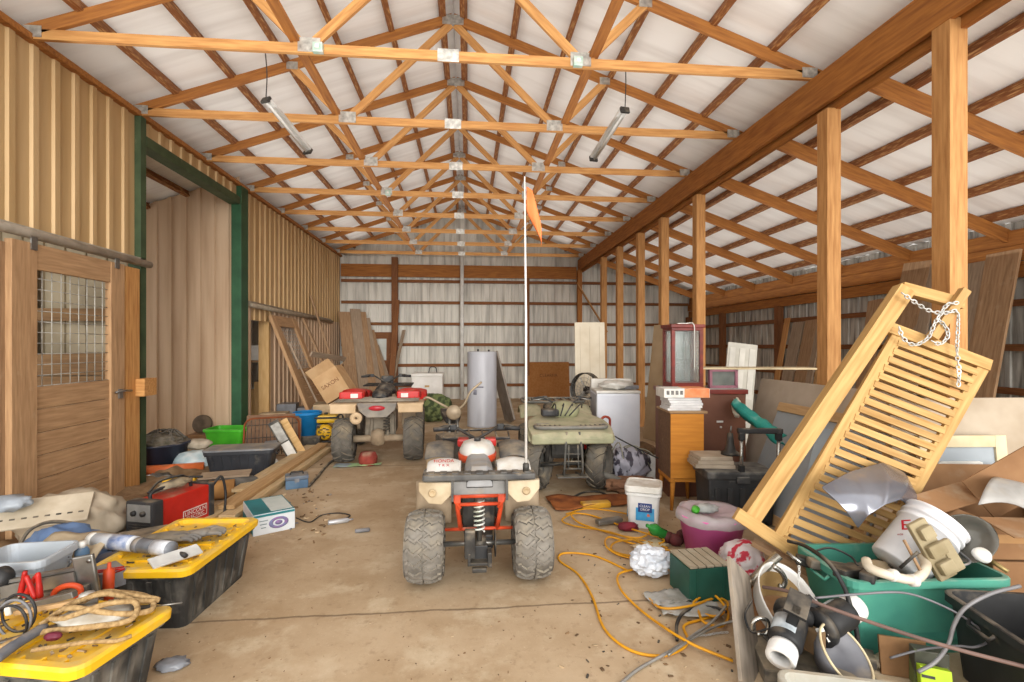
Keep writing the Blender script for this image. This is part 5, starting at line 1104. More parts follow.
# white pail
ax=(D(938,512,2.72)-D(893,562,2.68)).normalized()
t=thing('white_pail','white plastic pail with a red letter lying tilted in the green tote','pail',mw=T(D(896,566,2.74))@(V((0,0,1)).rotation_difference(ax)).to_matrix().to_4x4())
b=B(); b.lathe([(0,0),(.125,0),(.135,.01),(.145,.26),(.155,.262),(.155,.275),(.147,.278),(.148,.3),(.157,.302),(.157,.315),(.149,.318),(.15,.345),(.157,.35),(.157,.362),(.146,.362),(.13,.02),(0,.015)],None,36); b.obj('pail_body',M('e2e2e4',.35,0,'cfcfd2',5,dust=.12),t)
# red lettering faces the camera
mi=t.matrix_basis.inverted(); cd=mi.to_3x3()@(V((0,0,CH))-t.location); an=math.atan2(cd.y,cd.x)
for txt,da,zz,sz in (('E',-.62,.19,.095),('ACE',-.55,.125,.012)):
    a=an+da
    m_=FACE(V((-math.sin(a),math.cos(a),0)),V((0,0,1)),V((math.cos(a),math.sin(a),0)))
    words(txt,sz,M('b5202e',.5),t,T(.1435*math.cos(a),.1435*math.sin(a),zz)@m_@RZ(.62),sx=1.2)
# bent clear sheet over the pail
t=thing('bent_sheet','shiny grey bent plastic sheet standing over the white pail','sheet',loc=D(868,500,2.95))
P=[[D(820,487,2.9),D(850,471,2.98),D(882,462,3.1),D(905,472,3.14),D(915,492,3.12)],[D(858,529,2.82),D(868,516,2.76),D(885,505,2.76),D(900,500,2.85),D(912,508,3.0)]]
def bs(u,v):
    i=min(int(u*4),3); f=u*4-i
    a=P[0][i].lerp(P[0][i+1],f); c=P[1][i].lerp(P[1][i+1],f)
    n_=V((-.3,-1,.3))*(.05*math.sin(v*PI))
    return tuple(a.lerp(c,v)+n_-t.location)
b=B(); b.grid(bs,24,10); b.obj('sheet',M('85868e',.22,.55,'6a6b74',2.5,dust=.06),t,sol=.003,sub=1)
# tan packing tray, pvc trap, lamp glass, white cap
t=thing('packing_tray','tan moulded packing tray standing in the tote against the white pail','tray',mw=T(D(931,549,2.52))@R3@RX(R_(-12))@RY(R_(-24)))
b=B(); b.box((0,0,0),(.10,.03,.30),bev=.008); b.obj('tray_back',M('a09273',.75,0,'857758',6,dust=.3),t)
for z,w_ in ((.09,.07),(.0,.09),(-.09,.08)): b=B(); b.box((.005,-.028,z),(w_,.04,.065),bev=.012); b.obj('tray_cell',M('a09273',.75,0,'857758',6,dust=.3),t)
b=B(); b.box((.07,-.01,-.06),(.06,.03,.16),bev=.012); b.obj('tray_flap',M('a09273',.75,0,'857758',6,dust=.3),t)
t=thing('drain_trap','off white plastic drain pipe with elbow lying in the tote','pipe',loc=D(890,572,2.5))
P=curve([D(q[0],q[1],q[2])-t.location for q in ((866,560,2.55),(870,568,2.5),(885,574,2.46),(905,579,2.44),(915,579,2.44),(922,574,2.46),(926,565,2.5),(922,556,2.55))],5)
b=B(); b.tube(P,.023,12); b.obj('pipe',kCream if 0 else M('d3cab8',.5,0,'b8ab94',7,dust=.2),t)
for q in ((893,575,2.455),(913,580,2.44)):
    c=D(*q)-t.location; b=B(); b.tube([c-V((.015,0,.0)),c+V((.015,0,-.003))],.03,14); b.obj('collar',kWhite,t)
for k,(x0,y0,x1,y1,m) in enumerate(((904,540,920,570,wOld),(900,568,918,552,kDarkMet))):
    b=B(); b.tube([D(x0,y0,2.5),D(x1,y1,2.46)],.008,6); one(b,'stick',m,['thin wood stick standing in the tote before the pail','dark thin rod crossing the stick before the pail'][k],'stick')
t=thing('lamp_glass','smoky glass lamp bowl lying behind the packing tray','lamp',mw=T(D(966,538,2.72))@(V((0,0,1)).rotation_difference(V((-.35,-.7,.35)).normalized())).to_matrix().to_4x4())
b=B(); b.lathe([(0,-.07),(.06,-.065),(.1,-.03),(.12,.0),(.125,.0),(.105,-.035),(.063,-.072),(0,-.077)],None,28,sx=1.2); b.obj('glass_bowl',M('77746c',.15,.2,'55534c',5,alpha=.85),t); b=B(); b.lathe([(0,-.06),(.04,-.05),(.03,-.01),(0,0)],None,16); b.obj('bulb_holder',kSteel,t)
b=B(); b.lathe([(0,.02),(.035,.018),(.042,.0),(.042,-.01),(0,-.012)],None,22); one(b,'jar_lid',kWhite,'round white plastic cap on the right end of the green tote','cap',T(D(982,555,2.62))@(V((0,0,1)).rotation_difference(V((-.2,-.6,.75)).normalized())).to_matrix().to_4x4())
b=B(); b.tube([D(990,560,2.62),D(1008,572,2.56)],.012,8); one(b,'brass_rod',M('a38d5a',.4,.5),'small brass coloured rod on the tote rim right of the white cap','rod')
# ---- cartons at right
mw=CM(3.0,2.98,.425,-.05)
b=B(); b.box((0,0,.2),(.5,.4,.42),bev=.01); one(b,'support_carton',kCard,'brown carton standing behind the right end of the green tote','box',CM(3.02,2.98,0,-.05))
t=carton('dusty brown cardboard box with open flap above the green tote','' and 0 or .64,.42,.24,kCard,mw,flaps=(115,60,100,30))
b=B(); b.box((0,-.2115,.12),(.62,.002,.05)); b.obj('tape_strip',M('b08350',.5),t)
leanboard('cardboard_sheet',D(978,500,3.0),D(1050,460,2.92),.26,.012,kCard,'large brown cardboard piece standing over the open box','cardboard',up=(-.3,-1,.2))
leanboard('cardboard_sheet',D(925,505,2.95),D(985,487,3.1),.16,.01,kCard,'narrow cardboard flap lying left of the large cardboard piece','cardboard',up=(-.1,-.5,1))
b=B(); b.grid(lambda u,v:tuple(D(978+60*u,505+12*u-8*math.sin(u*3),2.75).lerp(D(1000+60*u,478+18*u,3.0),v)+V((0,0,.06*math.sin(v*PI)))),10,8); one(b,'grey_sheet',M('a9a6a2',.6,0,'8c8984',5,dust=.2),'dusty grey plastic sheet bulging out of the open box','sheet',sol=.006)
# ---- black tote at the right edge
t=tote('black open tote at the right edge, in front of the green tote',C(2.46,2.21),-TH-.12,.56,.5,.40,kBlack,ribs=5,tap=.86)
b=B(); b.blob((0,0,.12),(.4,.36,.2),.2,3,3,seed=95); b.obj('rubbish',kDusty,t)
b=B(); b.box((0,0,.07),(.12,.05,.14),bev=.004); o=one(b,'label_box',M('b8d82c',.6,0,'a2c224',5),'small neon green printed packet on the floor before the green tote','packet',CM(1.97,2.26,.0,-.4)@RX(-.25))
for k in range(3): b=B(); b.box((-.03+.03*(k%2),-.027,.1-.03*k),(.05,.002,.012)); b.obj('printed_line',kBlack,o)
b=B(); b.box((0,0,.09),(.2,.02,.18),bev=.004); one(b,'torn_carton',M('8c6844',.85,0,'6b4c30',6),'torn brown carton piece standing between the two totes','cardboard',CM(1.95,2.42,0,-.3)@RX(-.2))
b=B(); b.box((0,0,.09),(.14,.06,.18),bev=.006); one(b,'dark_packet',M('4a4a40',.6,0,'6f7a48',9,lo=.5,hi=.56),'dark printed packet behind the neon green packet','packet',CM(2.02,2.36,0,-.3))
# ---- hoses and wires over the heap
cable('brown_hose',[D(763,587,2.62),D(790,592,2.5),D(830,608,2.38),(D(900,632,2.22)),D(960,650,2.12),D(1030,668,2.05),D(1090,684,2.0)],.0095,M('5d4a44',.6,0,'7d6258',6),'long brown hose crossing in front of the green tote','hose')
cable('black_hose',[D(788,541,3.02),D(805,546,2.9),D(828,562,2.62),D(843,585,2.52),D(850,605,2.47),D(856,628,2.45),D(858,645,2.45)],.0115,kBlack,'black hose hanging over the left rim of the green tote','hose')
cable('grey_wire',[D(815,598,2.44),D(860,594,2.42),D(905,593,2.4),D(945,607,2.36),D(975,625,2.3),D(988,640,2.26),D(975,647,2.26),D(955,646,2.3),D(920,650,2.35),D(890,658,2.38)],.006,M('77757a',.5,.2,'5f5d60',6),'thin grey wire looping in front of the green tote','wire')
cable('grey_hose',[D(1020,586,2.3),D(990,594,2.28),D(965,608,2.27),D(954,625,2.28),D(948,645,2.28),D(935,662,2.28),D(918,672,2.28)],.0085,M('8a888a',.5,.1,'6f6d6e',6),'grey hose hanging out of the black tote','hose')
# ---- yellow extension cords and wires on the aisle floor
def fl(pts,r,zz=0): return [G(x,y,r+.001+(zz+.012*((i*7)%3)*(1 if zz else 0))) for i,(x,y) in enumerate(pts)]
cable('extension_cord',fl([(629,571),(595,556),(565,553),(559,560),(578,574),(592,596),(604,628),(628,649),(658,656),(680,650),(688,640),(684,626),(700,620),(722,614)],.008),.008,kYelCord,'yellow extension cord in a wide loop out on the aisle floor')
cable('extension_cord',fl([(640,568),(619,574),(620,588),(634,604),(655,621),(690,643),(733,661)],.008,.004),.008,kYelCord,'yellow extension cord running diagonally before the white crumpled bag')
cable('extension_cord',fl([(566,514),(585,509),(612,511),(640,518),(650,530),(636,538),(600,530),(578,522),(572,514),(590,515),(625,527),(664,540),(640,545),(610,537),(606,546),(622,556),(650,560),(672,560)],.008,.006),.008,kYelCord,'tangled yellow extension cord coiled beside the white bucket')
cable('extension_cord',fl([(668,548),(640,540),(616,542),(612,550),(632,556),(664,556),(676,552),(650,546),(610,532),(575,526),(562,520),(575,512)],.008,.01),.008,M('c98f1c',.5,0,'a87412',9),'darker orange cord lying under the tangled yellow cord')
cable('extension_cord',fl([(648,598),(662,608),(690,606),(716,598),(728,604),(718,616),(700,612),(694,602),(712,594),(728,612),(722,626),(704,622),(698,610)],.008,.008),.008,kYelCord,'yellow cord bunched under the green louvred box')
cable('steel_wire',[G(620,684,.01),G(640,668,.012),G(672,650,.02),G(695,634,.03),G(712,622,.05),D(726,606,2.9)],.008,M('a9a8a4',.35,.5,'84827e',8),'thick grey wire cable running out to the front edge of photo')
cable('steel_wire',[G(668,655,.03),G(690,640,.035),G(708,630,.04),G(722,624,.05),D(738,620,2.75)],.007,M('98968f',.4,.4,'77756f',8),'second grey wire beside the thick cable, by the leaning plank')
cable('black_hose',fl([(677,640),(677,624),(684,612),(698,607),(716,608),(726,612)],.01,.004),.01,kBlack,'black hose curving out from under the green louvred box')
chain('thin_chain',[G(694,635,.01),G(706,635,.01),G(718,633,.01),G(730,632,.01)],kChain,None,'thin silver chain on the floor under the grey wires','chain',.008,.0024)
# ---- rubbish between the green quad and cabinet
p=G(592,503); b=B(); b.grid(lambda u,v:((u-.5)*1.1,(v-.5)*.42*(1-.4*u),.03+.03*noise.noise(V((u*4,v*3,9)))),18,10); one(b,'rust_cloth',M('9a5a2c',.8,0,'6e3a1c',5,lo=.4,hi=.6),'rust coloured sheet lying on the floor before the green quad','sheet',T(p.x+.1,p.y,0)@RZ(.08),sol=.005)
p=G(634,492); b=B(); b.blob((0,0,.08),(.6,.3,.16),.35,3,4,seed=101,flat=0); one(b,'brown_rags',M('a2785a',.9,0,'6b4a38',7),'brown and pink rags on the floor left of white bucket','rags',T(p.x-.02,p.y+.05,0))
p=G(634,484); b=B(); b.blob((0,0,.2),(.48,.4,.42),.25,2.6,4,seed=103,flat=0); one(b,'striped_sack',M('b9b8c4',.5,0,'46424e',6,(2.5,.6,1),.2,lo=.48,hi=.54),'black and silver striped bag standing before the washing machine','bag',T(p.x,p.y+.15,0))
for k in range(9):
    p=G(612,485); rnd=random.Random(k); dx=rnd.uniform(-.35,.35)
    b=B(); b.tube(curve([(p.x+dx*.2,p.y+.25,.03),(p.x+dx*.6,p.y+.2,.25+.1*rnd.random()),(p.x+dx*1.4,p.y+.1,.38+.12*rnd.random()),(p.x+dx*2.0,p.y+.05,.2)],5),.007,5); one(b,'dry_stalk',M('b3b09c',.8,0,'8a8872',6),'thin pale dry stalk sticking out beside the striped bag','stalk',group='dry stalks by the striped bag')
p=G(605,492); b=B(); b.tube(curve([(p.x-.15,p.y+.2,.05),(p.x,p.y+.12,.16),(p.x+.2,p.y+.05,.1),(p.x+.35,p.y-.05,.04)],6),.04,10); one(b,'vacuum_hose',M('7d7a72',.7,0,'5c5a54',8),'thick grey hose lying before the striped bag','hose')
p=G(655,470); b=B(); b.blob((0,0,.16),(.4,.4,.34),.3,3,3,seed=107,flat=0); one(b,'brown_bundle',M('8a6a4c',.9,0,'57432f',7),'brown bundle on the floor left of the orange brown cabinet','bundle',T(p.x-.1,p.y+.2,0))
b=B(); b.box((0,0,.16),(.3,.04,.32),bev=.004); one(b,'foam_sheet',kPaper,'white sheet panel standing left of the orange brown cabinet','panel',T(D(648,450,5.9).x,D(648,450,5.9).y,0)@RZ(-.4)@RX(-.1))
cable('black_strap',[D(604,430,5.6),D(625,442,5.5),D(645,452,5.4),D(662,460,5.3)],.008,kBlack,'black cable stretched in front of the washing machine','cable')
p=G(596,508); b=B(); b.box((0,0,.03),(.3,.1,.06),bev=.015); one(b,'yellow_tool',M('d8a42c',.5,0,'b9862c',8,dust=.3),'yellow tool lying on the floor among the cords','tool',T(p.x,p.y+.02,0)@RZ(.1))
p=G(609,525); b=B(); b.box((0,0,.02),(.26,.07,.04),bev=.01); one(b,'grey_tool',kSteel,'grey metal tool lying among the yellow cords','tool',T(p.x,p.y,0.02)@RZ(.3))
p=G(628,531); b=B(); b.blob((0,0,.04),(.18,.1,.08),.3,3,3,seed=110,flat=0); one(b,'red_glove',M('7c1f2c',.8,0,'54202a',8),'dark red glove on the floor beside the white bucket','glove',T(p))
cable('chain_tool',[G(573,497,.012),G(585,492,.012),G(600,492,.012),G(612,497,.012),G(628,497,.014)],.012,kDarkMet,'dark metal chain tool on the floor before the green quad','tool')
# small litter in the aisle
p=G(337,525); b=B(); b.lathe([(0,0),(.02,0),(.022,.02),(.022,.17),(.008,.19),(.008,.22),(0,.22)],None,14); one(b,'silver_tube',M('c9cacc',.3,.4,'a3a4a8',8),'silver tube lying on the aisle floor left of the quad','tube',T(p.x-.08,p.y,.023)@RZ(.35)@RY(PI/2))
p=G(362,533); b=B(); b.lathe([(0,0),(.016,0),(.018,.02),(.018,.12),(0,.13)],None,12); one(b,'grey_tube',kGrey,'small grey tube lying on the aisle floor near the quad','tube',T(p.x-.06,p.y,.02)@RZ(.2)@RY(PI/2))
# ---- hanging strip lights
def striplight(label,p0,p1,drop):
    p0=V(p0);p1=V(p1); t=thing('strip_light',label,'light',mw=T(p0)@frame(p0,p1).to_4x4()); L=(p1-p0).length
    b=B(); b.box((L/2,0,0),(L,.1,.04),bev=.006); b.obj('housing',M('d9d8d4',.4,0,'c3c2be',5),t); b=B(); b.tube([(.03,0,-.035),(L-.03,0,-.035)],.016,10); b.obj('tube_lamp',M('efefec',.2),t)
    for x in (.01,L-.01): b=B(); b.box((x,0,-.02),(.03,.11,.07),bev=.006); b.obj('end_cap',kDarkMet,t)
    mi=t.matrix_basis.inverted(); b=B(); b.tube(curve([mi@p0,mi@(p0+V((.01,0,drop*.5))),mi@(p0+V((0,-.02,drop)))],5),.006,5); b.obj('flex',kBlack,t)
    return t
striplight('left hanging strip light dangling from the second truss',D(266,98,5.3),D(309,151,5.9),.5)
striplight('right hanging strip light dangling from the second truss',D(625,108,5.5),D(593,158,6.3),.5)
for px_,i in ((318,0),(578,0),(388,3),(526,3)):
    p=AY(px_,[48,62,193,197][[318,578,388,526].index(px_)],TY[i]-.05); b=B(); b.box((0,0,0),(.09,.05,.09),bev=.006); o=one(b,'junction_box',mPlateG,['left junction box on the first truss','right junction box on the first truss','left junction box on the fourth truss','right junction box on the fourth truss'][[318,578,388,526].index(px_)]+' bottom chord','junction box',T(p))
    b=B(); b.box((0,-.03,0),(.035,.02,.035),bev=.003); b.obj('socket',kWhite,o)
kLidYel=M('f0bd1e',.45,0,'c9a64a',7,dust=.35,dustc='bfa878',lo=.52,hi=.78)
# ================================================================ LEFT FOREGROUND
def at(px,py,zc): return T(D(px,py,zc))
# totes with yellow lids
def lidded(label,mw,w,d,h,lid_label=None):
    t=thing('lidded_tote',label,'tote',mw=mw)
    b=B(); tp=.84
    b.loft([rr(w*tp,d*.82,.05,0),rr(w*.97,d*.96,.055,h-.03),rr(w+.02,d+.02,.06,h-.028),rr(w+.02,d+.02,.06,h-.005)])
    for s in (-1,1):
        for k in range(6):
            x=-w*.36+w*.72*k/5; b.bar((x*.88,s*(d*.41+.002),.03),(x,s*(d*.48),h-.05),.028,.014,up=(0,s,0))
        for k in range(4):
            y=-d*.3+d*.6*k/3; b.bar((s*(w*.42+.002),y*.88,.03),(s*(w*.485),y,h-.05),.028,.014,up=(s,0,0))
    b.obj('bin_body',M('343433',.55,0,'8a867e',3.2,(2,2,.7),dust=.45,dustc='9b9488',lo=.46,hi=.72),t)
    lid_mesh(w,d).obj('lid',kLidYel,t,T(0,0,h+.012)); return t
qa=C(-2.14,3.17); tA=lidded('black tote with dusty yellow lid and gloves on top, behind the rope tote',T(qa)@RZ(PI/2-TH+.03),.80,.54,.345)
qb=C(-2.08,2.19); tB=lidded('black tote with yellow lid carrying coiled rope, nearest the camera',T(qb)@RZ(-TH-.12),.78,.44,.345)
# on the far tote
p=D(195,537,3.2)
def onA(px,py,z=.39): return G(px,py,z)
p=onA(193,538); 
for k,(dx,dy,r) in enumerate(((.03,.03,.2),(-.08,-.02,-.2))):
    t=thing('work_glove',['grey work glove on the yellow lid of the far tote, right one','grey work glove on the yellow lid of the far tote, left one'][k],'glove',mw=T(p.x+dx,p.y+dy,.385)@RZ(r))
    b=B(); b.blob((0,0,.025),(.15,.11,.05),.12,3,3,seed=120+k); b.blob((-.1,0,.022),(.1,.1,.045),.12,3,2,seed=124)
    for j in range(4): b.tube(curve([(.05,-.036+.024*j,.028),(.11,-.04+.027*j,.03),(.155-.012*abs(j-1.5),-.042+.028*j,.016)],4),[.014]*5+[.013]*3+[.01],7)
    b.tube(curve([(.0,.05,.025),(.05,.085,.028),(.09,.09,.016)],4),.014,7); b.obj('glove',M('7b7874',.9,0,'5d5a57',10,dust=.3),t)
t=thing('tool_pouch','grey brown cloth scrap under the gloves on the far tote lid','cloth',mw=T(onA(170,540)))
b=B(); b.blob((0,0,.02),(.3,.16,.05),.3,3,3,seed=131); b.obj('cloth',M('93897a',.95,0,'736a5c',9),t)
# blister packs at the left end of the far lid
for k,(x0,y0,x1,y1,zc,r,lb) in enumerate(((93,549,135,556,3.05,.046,'white roll with blue label lying on the left end of the far tote lid'),(138,552,172,562,2.98,.043,'clear tube pack with grey contents lying on the far tote lid'))):
    p0=D(x0,y0,zc);p1=D(x1,y1,zc-.06); p0.z=max(p0.z,.385+r);p1.z=.385+r
    t=thing('tube_pack',lb,'pack',mw=T(p0)@frame(p0,p1).to_4x4()); L=(p1-p0).length
    b=B(); b.lathe([(0,0),(r,0),(r,L),(0,L)],RY(PI/2),22); b.obj('pack_body',M('dcdfe2' if k==0 else '8b8f96',.25,0,'b8bdc4' if k==0 else '5f6369',6,dust=.1),t)
    b=B(); b.lathe([(r*1.01,L*.5),(r*1.02,L*.5),(r*1.02,L*.95),(r*1.01,L*.95)],RY(PI/2),22); b.obj('pack_label',M('5a75a8' if k==0 else 'a9abb0',.4,0,'d6d9de',14),t)
    b=B(); b.lathe([(r*.5,-.01),(r*1.03,-.01),(r*1.03,.03),(r*.5,.03)],RY(PI/2),22); b.obj('end_cap',kWhite if k==0 else kGrey,t)
b=B(); b.box((0,0,0),(.26,.09,.012),bev=.003); one(b,'blister_card',M('b9b9b6',.4,0,'d8d8d4',8),'grey printed card pack leaning at the near edge of far tote lid','pack',T(G(176,556,.40))@RZ(.9)@RX(.35))
# orange caulk tube
t=thing('sealant_tube','orange sealant tube standing between the two yellow lidded totes','tube',mw=T(D(106,594,2.62).x,D(106,594,2.62).y,.0)@RY(R_(2)))
b=B(); b.box((0,0,.13),(.16,.14,.26),bev=.01); o=b.obj('stand_box',kDusty,None,t.matrix_basis.copy()); tag(o,'dark dusty box under the orange sealant tube','box')
b=B(); b.lathe([(0,0),(.026,0),(.026,.18),(.01,.19),(.008,.22),(0,.22)],T(0,0,.262),18); b.obj('tube_body',kOrange,t)
# mitre tool with orange handle
mw=T(D(54,592,2.5))@R3@RZ(.12)@RY(R_(-9))
t=thing('mitre_saw','dusty steel mitre saw with orange grip and grey end plate, beside the rope tote','saw',mw=mw)
b=B(); b.box((-.02,0,-.01),(.42,.1,.05),bev=.01); b.box((-.02,.03,.06),(.40,.02,.05),bev=.005); b.obj('saw_bed',kDusty,t)
b=B(); b.box((-.02,.0,.10),(.40,.025,.018)); b.box((-.04,-.03,.06),(.34,.012,.06)); b.obj('blade',kSteel,t)
b=B(); b.box((.17,-.01,.05),(.1,.02,.22),bev=.008); b.lathe([(0,0),(.012,0),(.012,.004),(0,.004)],T(.2,-.02,.13)@RX(PI/2),10); b.obj('end_plate',kSteel,t)
b=B(); b.tube([(.08*math.cos(a)*.8+.1,-.05,.0+.036*math.sin(a)) for a in [k*PI/10 for k in range(20)]],.014,8,closed=True); b.obj('grip',kOrange,t)
b=B(); b.lathe([(0,0),(.04,0),(.04,.02),(0,.02)],T(-.08,-.05,-.01)@RX(PI/2),16); b.obj('clamp_knob',kBlack,t)
# black case, translucent tub, clamps, coil
b=B(); b.box((0,0,.14),(.75,.5,.28),bev=.02); b.box((0,0,.285),(.7,.46,.02),bev=.006); one(b,'tool_case',kBlack,'large dusty black tool case under the left heap','case',CM(-2.62,2.62,0,.05))
t=thing('clear_tub','translucent plastic tub standing on the black tool case','tub',mw=CM(-2.72,2.72,.296,.15))
b=bin_mesh(.36,.28,.2,.8,.004,.04,.012); b.obj('tub_body',M('c6cdd4',.3,0,'aeb6bd',4,alpha=.75,dust=.2),t)
b=B(); b.blob((0,0,.07),(.26,.2,.1),.3,4,3,seed=140); b.obj('contents',M('8f97a0',.7,0,'5d6670',9),t)
for k,(x,y,zc,a) in enumerate(((24,586,2.42,.35),(37,588,2.38,-.25))):
    t=thing('spring_clamp',['red handled clamp on the black case, left of the pair','red handled clamp on the black case, right of the pair'][k],'clamp',mw=T(D(x,y+6,zc))@R3@RY(a))
    for s in (-1,1): b=B(); b.tube(curve([(s*.012,0,-.02),(s*.022,0,.05),(s*.03,0,.1)],5),[.013]*5+[.011]*5+[.008],8); b.obj('handle',kRed,t)
    b=B(); b.tube(curve([(.012,0,-.02),(.02,0,-.06),(0,0,-.1)],4),.008,6); b.tube(curve([(-.012,0,-.02),(-.02,0,-.06),(0,0,-.1)],4),.008,6); b.obj('jaw',kSteel,t)
for k in range(3):
    c=D(14,622,2.2); b=B(); b.tube([(c.x+.07*math.cos(a)+.01*k,c.y+.01*k-.02,c.z+.02*k+.085*math.sin(a)) for a in [j*PI/12 for j in range(24)]],.006,6,closed=True); one(b,'wire_coil',[kBlack,kGrey,kBlack][k],['black wire loop hanging at the left edge, frontmost','grey wire loop hanging at the left edge','black wire loop hanging at the left edge, rearmost'][k],'wire',group='wire loops at the left edge')
b=B(); b.lathe([(0,0),(.05,0),(.06,.02),(.05,.06),(.03,.07),(0,.07)],None,20); one(b,'black_reel',kBlack,'black round reel at the left edge above the red clamps','reel',T(D(5,578,2.5))@RX(R_(70)))
t=thing('level_bar','pale grey aluminium bar lying across the black case','bar',mw=T(D(38,603,2.3))@R3@RY(R_(-14)))
b=B(); b.box((0.03,0,0),(.30,.03,.03),bev=.004); b.obj('bar',kSteel,t); b=B(); b.box((-.13,0,0),(.03,.04,.04),bev=.006); b.obj('end_cap',kWhite,t)
b=B(); b.box((0,0,0),(.34,.03,.02),bev=.003); one(b,'wood_stick',wLight,'thin wooden stick lying beside the grey aluminium bar','stick',T(D(52,606,2.28))@R3@RY(R_(-10)))
# rope and pieces on the near lid
zt_=.385
def onB(px,py,z=zt_): return G(px,py,z)
c=onB(92,625); 
b=B(); b.tube(curve([V((c.x+.02,c.y+.03,zt_+.02))+V((q[0],q[1],q[2])) for q in ((-.22,-.05,.0),(-.16,.07,.04),(-.02,.12,.05),(.14,.1,.03),(.2,.02,.01),(.1,-.04,.03),(-.08,-.03,.06),(-.17,.02,.04),(-.05,.09,.07),(.1,.06,.06),(.19,.09,.02),(.05,-.02,.07),(-.12,-.06,.03),(-.2,-.0,.02),(-.04,.05,.08),(.13,.02,.05),(.16,-.06,.01),(.02,-.1,.01),(-.14,-.11,.005),(-.2,-.14,.005),(-.24,-.2,.0),(-.245,-.225,-.05),(-.245,-.23,-.10))],8),.0125,8); one(b,'rope_coil',kRope,'tan braided rope coiled on the yellow lid, one end hanging over','rope')
b=B(); b.blob((0,0,.03),(.3,.2,.06),.2,3,3,seed=151); one(b,'clear_wrap',M('c9c6bd',.3,0,'a8a295',9,dust=.2),'crumpled clear wrap under the rope coil on the near lid','wrapper',T(c.x,c.y+.02,zt_-.0))
t=thing('chrome_valve','small white and chrome valve fitting lying behind the rope coil','valve',mw=T(onB(76,604,zt_+.05))@RZ(.5))
b=B(); b.lathe([(0,0),(.025,0),(.03,.015),(.02,.03),(.02,.08),(0,.08)],RY(PI/2),14); b.lathe([(0,0),(.035,0),(.03,.02),(0,.025)],T(.04,0,.02),8); b.obj('valve_body',M('d6d4cf',.3,.3,'b5b2ab',8),t)
t=thing('spray_nozzle','dusty metal hose nozzle lying right of the chrome valve','nozzle',mw=T(onB(102,606,zt_+.03))@RZ(.7))
b=B(); b.lathe([(0,0),(.014,0),(.016,.06),(.026,.08),(.028,.12),(0,.125)],RY(PI/2),14); b.obj('nozzle_body',kTan,t)
b=B(); p0=onB(-6,660,zt_+.03);p1=onB(46,626,zt_+.03); b.tube(curve([p0,p0.lerp(p1,.4)+V((0,0,.005)),p1],6),[.022]*6+[.02]*6+[.012],10); one(b,'grey_umbrella',M('6d7078',.8,0,'54565d',8,dust=.2),'folded grey umbrella lying on the left of the near lid','umbrella')
p=onB(53,641); b=B(); b.blob((0,0,.02),(.07,.04,.035),.2,4,3,seed=155); one(b,'maroon_scrap',M('6d2236',.5),'small maroon scrap beside the grey umbrella','scrap',T(p))
p=onB(62,648); b=B(); b.tube(curve([V(p)+V(q) for q in ((-.1,-.02,.008),(0,.0,.01),(.1,.02,.008),(.2,.02,.008),(.24,.05,.008))],6),.009,8); one(b,'rope_piece',kRope,'loose tan rope end lying along the front of the near lid','rope')
p=G(172,667); b=B(); b.blob((0,0,.015),(.16,.11,.05),.3,4,3,seed=158,flat=0); one(b,'clear_scrap',M('a7aab0',.2,0,'84878e',8,alpha=.85),'clumped clear plastic scrap on the floor beside the near tote','scrap',T(p))
# heap behind: canvas, vent panel, jeans, sacks
b=B(); b.box((0,0,.06),(.9,.5,.12),bev=.02); one(b,'wood_pallet',kDusty,'dusty flat crate under the tan canvas','crate',CM(-3.0,3.62,0,.1))
q=CM(-3.55,3.95,0,.2); b=B(); b.blob((0,0,.22),(.75,.5,.5),.22,2.2,4,seed=161,flat=0); one(b,'canvas_bag',M('bcae9a',.9,0,'a1927c',5,dust=.2),'tan canvas bag slumped against the stall door','bag',q)
q=D(38,512,3.68); t=thing('vent_panel','cream plastic panel with a row of slots lying on the canvas','panel',mw=T(q)@R3@RZ(.5)@RX(R_(38)))
b=B(); b.box((0,0,0),(.62,.26,.02),bev=.006); b.m=1
for k in range(9): b.box((-.26+.065*k,-.05,.011),(.03,.012,.004))
b.obj('panel',[M('c9bda8',.7,0,'b3a690',5,dust=.2),kBlack],t)
q=D(62,545,3.15); b=B(); b.blob((0,0,-.16),(.5,.4,.46),.2,2.5,4,seed=165,flat=-.47+.0); one(b,'denim_cloth',M('6e86a8',.85,0,'4f668c',4),'blue denim cloth heaped behind the mitre saw','cloth',T(q.x,q.y,.42))
q=D(68,556,2.95); b=B(); b.grid(lambda u,v:((u-.5)*.4,(v-.5)*.3,.03+.05*noise.noise(V((u*3.5,v*3,4)))),12,10); one(b,'leather_scraps',M('b5a489',.85,0,'93826a',6),'tan fabric pieces lying before the blue denim','fabric',T(q)@R3@RX(.5),sol=.008)
q=D(75,548,3.05); b=B(); b.lathe([(.015,0),(.035,0),(.04,.02),(.03,.03),(.015,.03),(.015,0)],None,16); one(b,'tape_roll',kCream,'small cream tape roll on the denim cloth','roll',T(q.x,q.y,q.z+.02)@RX(.9))
cable('black_strap',[D(18,548,3.2),D(30,530,3.3),D(50,522,3.3),D(75,524,3.3),D(92,532,3.3),D(100,540,3.35)],.012,kDusty,'dark strap arching over the blue denim','strap')
b=B(); b.blob((0,0,0),(.28,.2,.12),.3,3,3,seed=170); one(b,'plastic_bag',M('aab2ba',.4,0,'868e98',6),'grey blue plastic bag at the left edge on the canvas','bag',T(D(8,503,3.6)))
b=B(); b.blob((0,0,.05),(.5,.3,.2),.35,3,4,seed=171,flat=0); q=G(106,520); one(b,'hay_clump',M('a08c6c',.95,0,'7d6848',14,bump=.6),'clump of dirt and straw beside the stall door','dirt',T(q.x-.05,q.y+.1,0),)
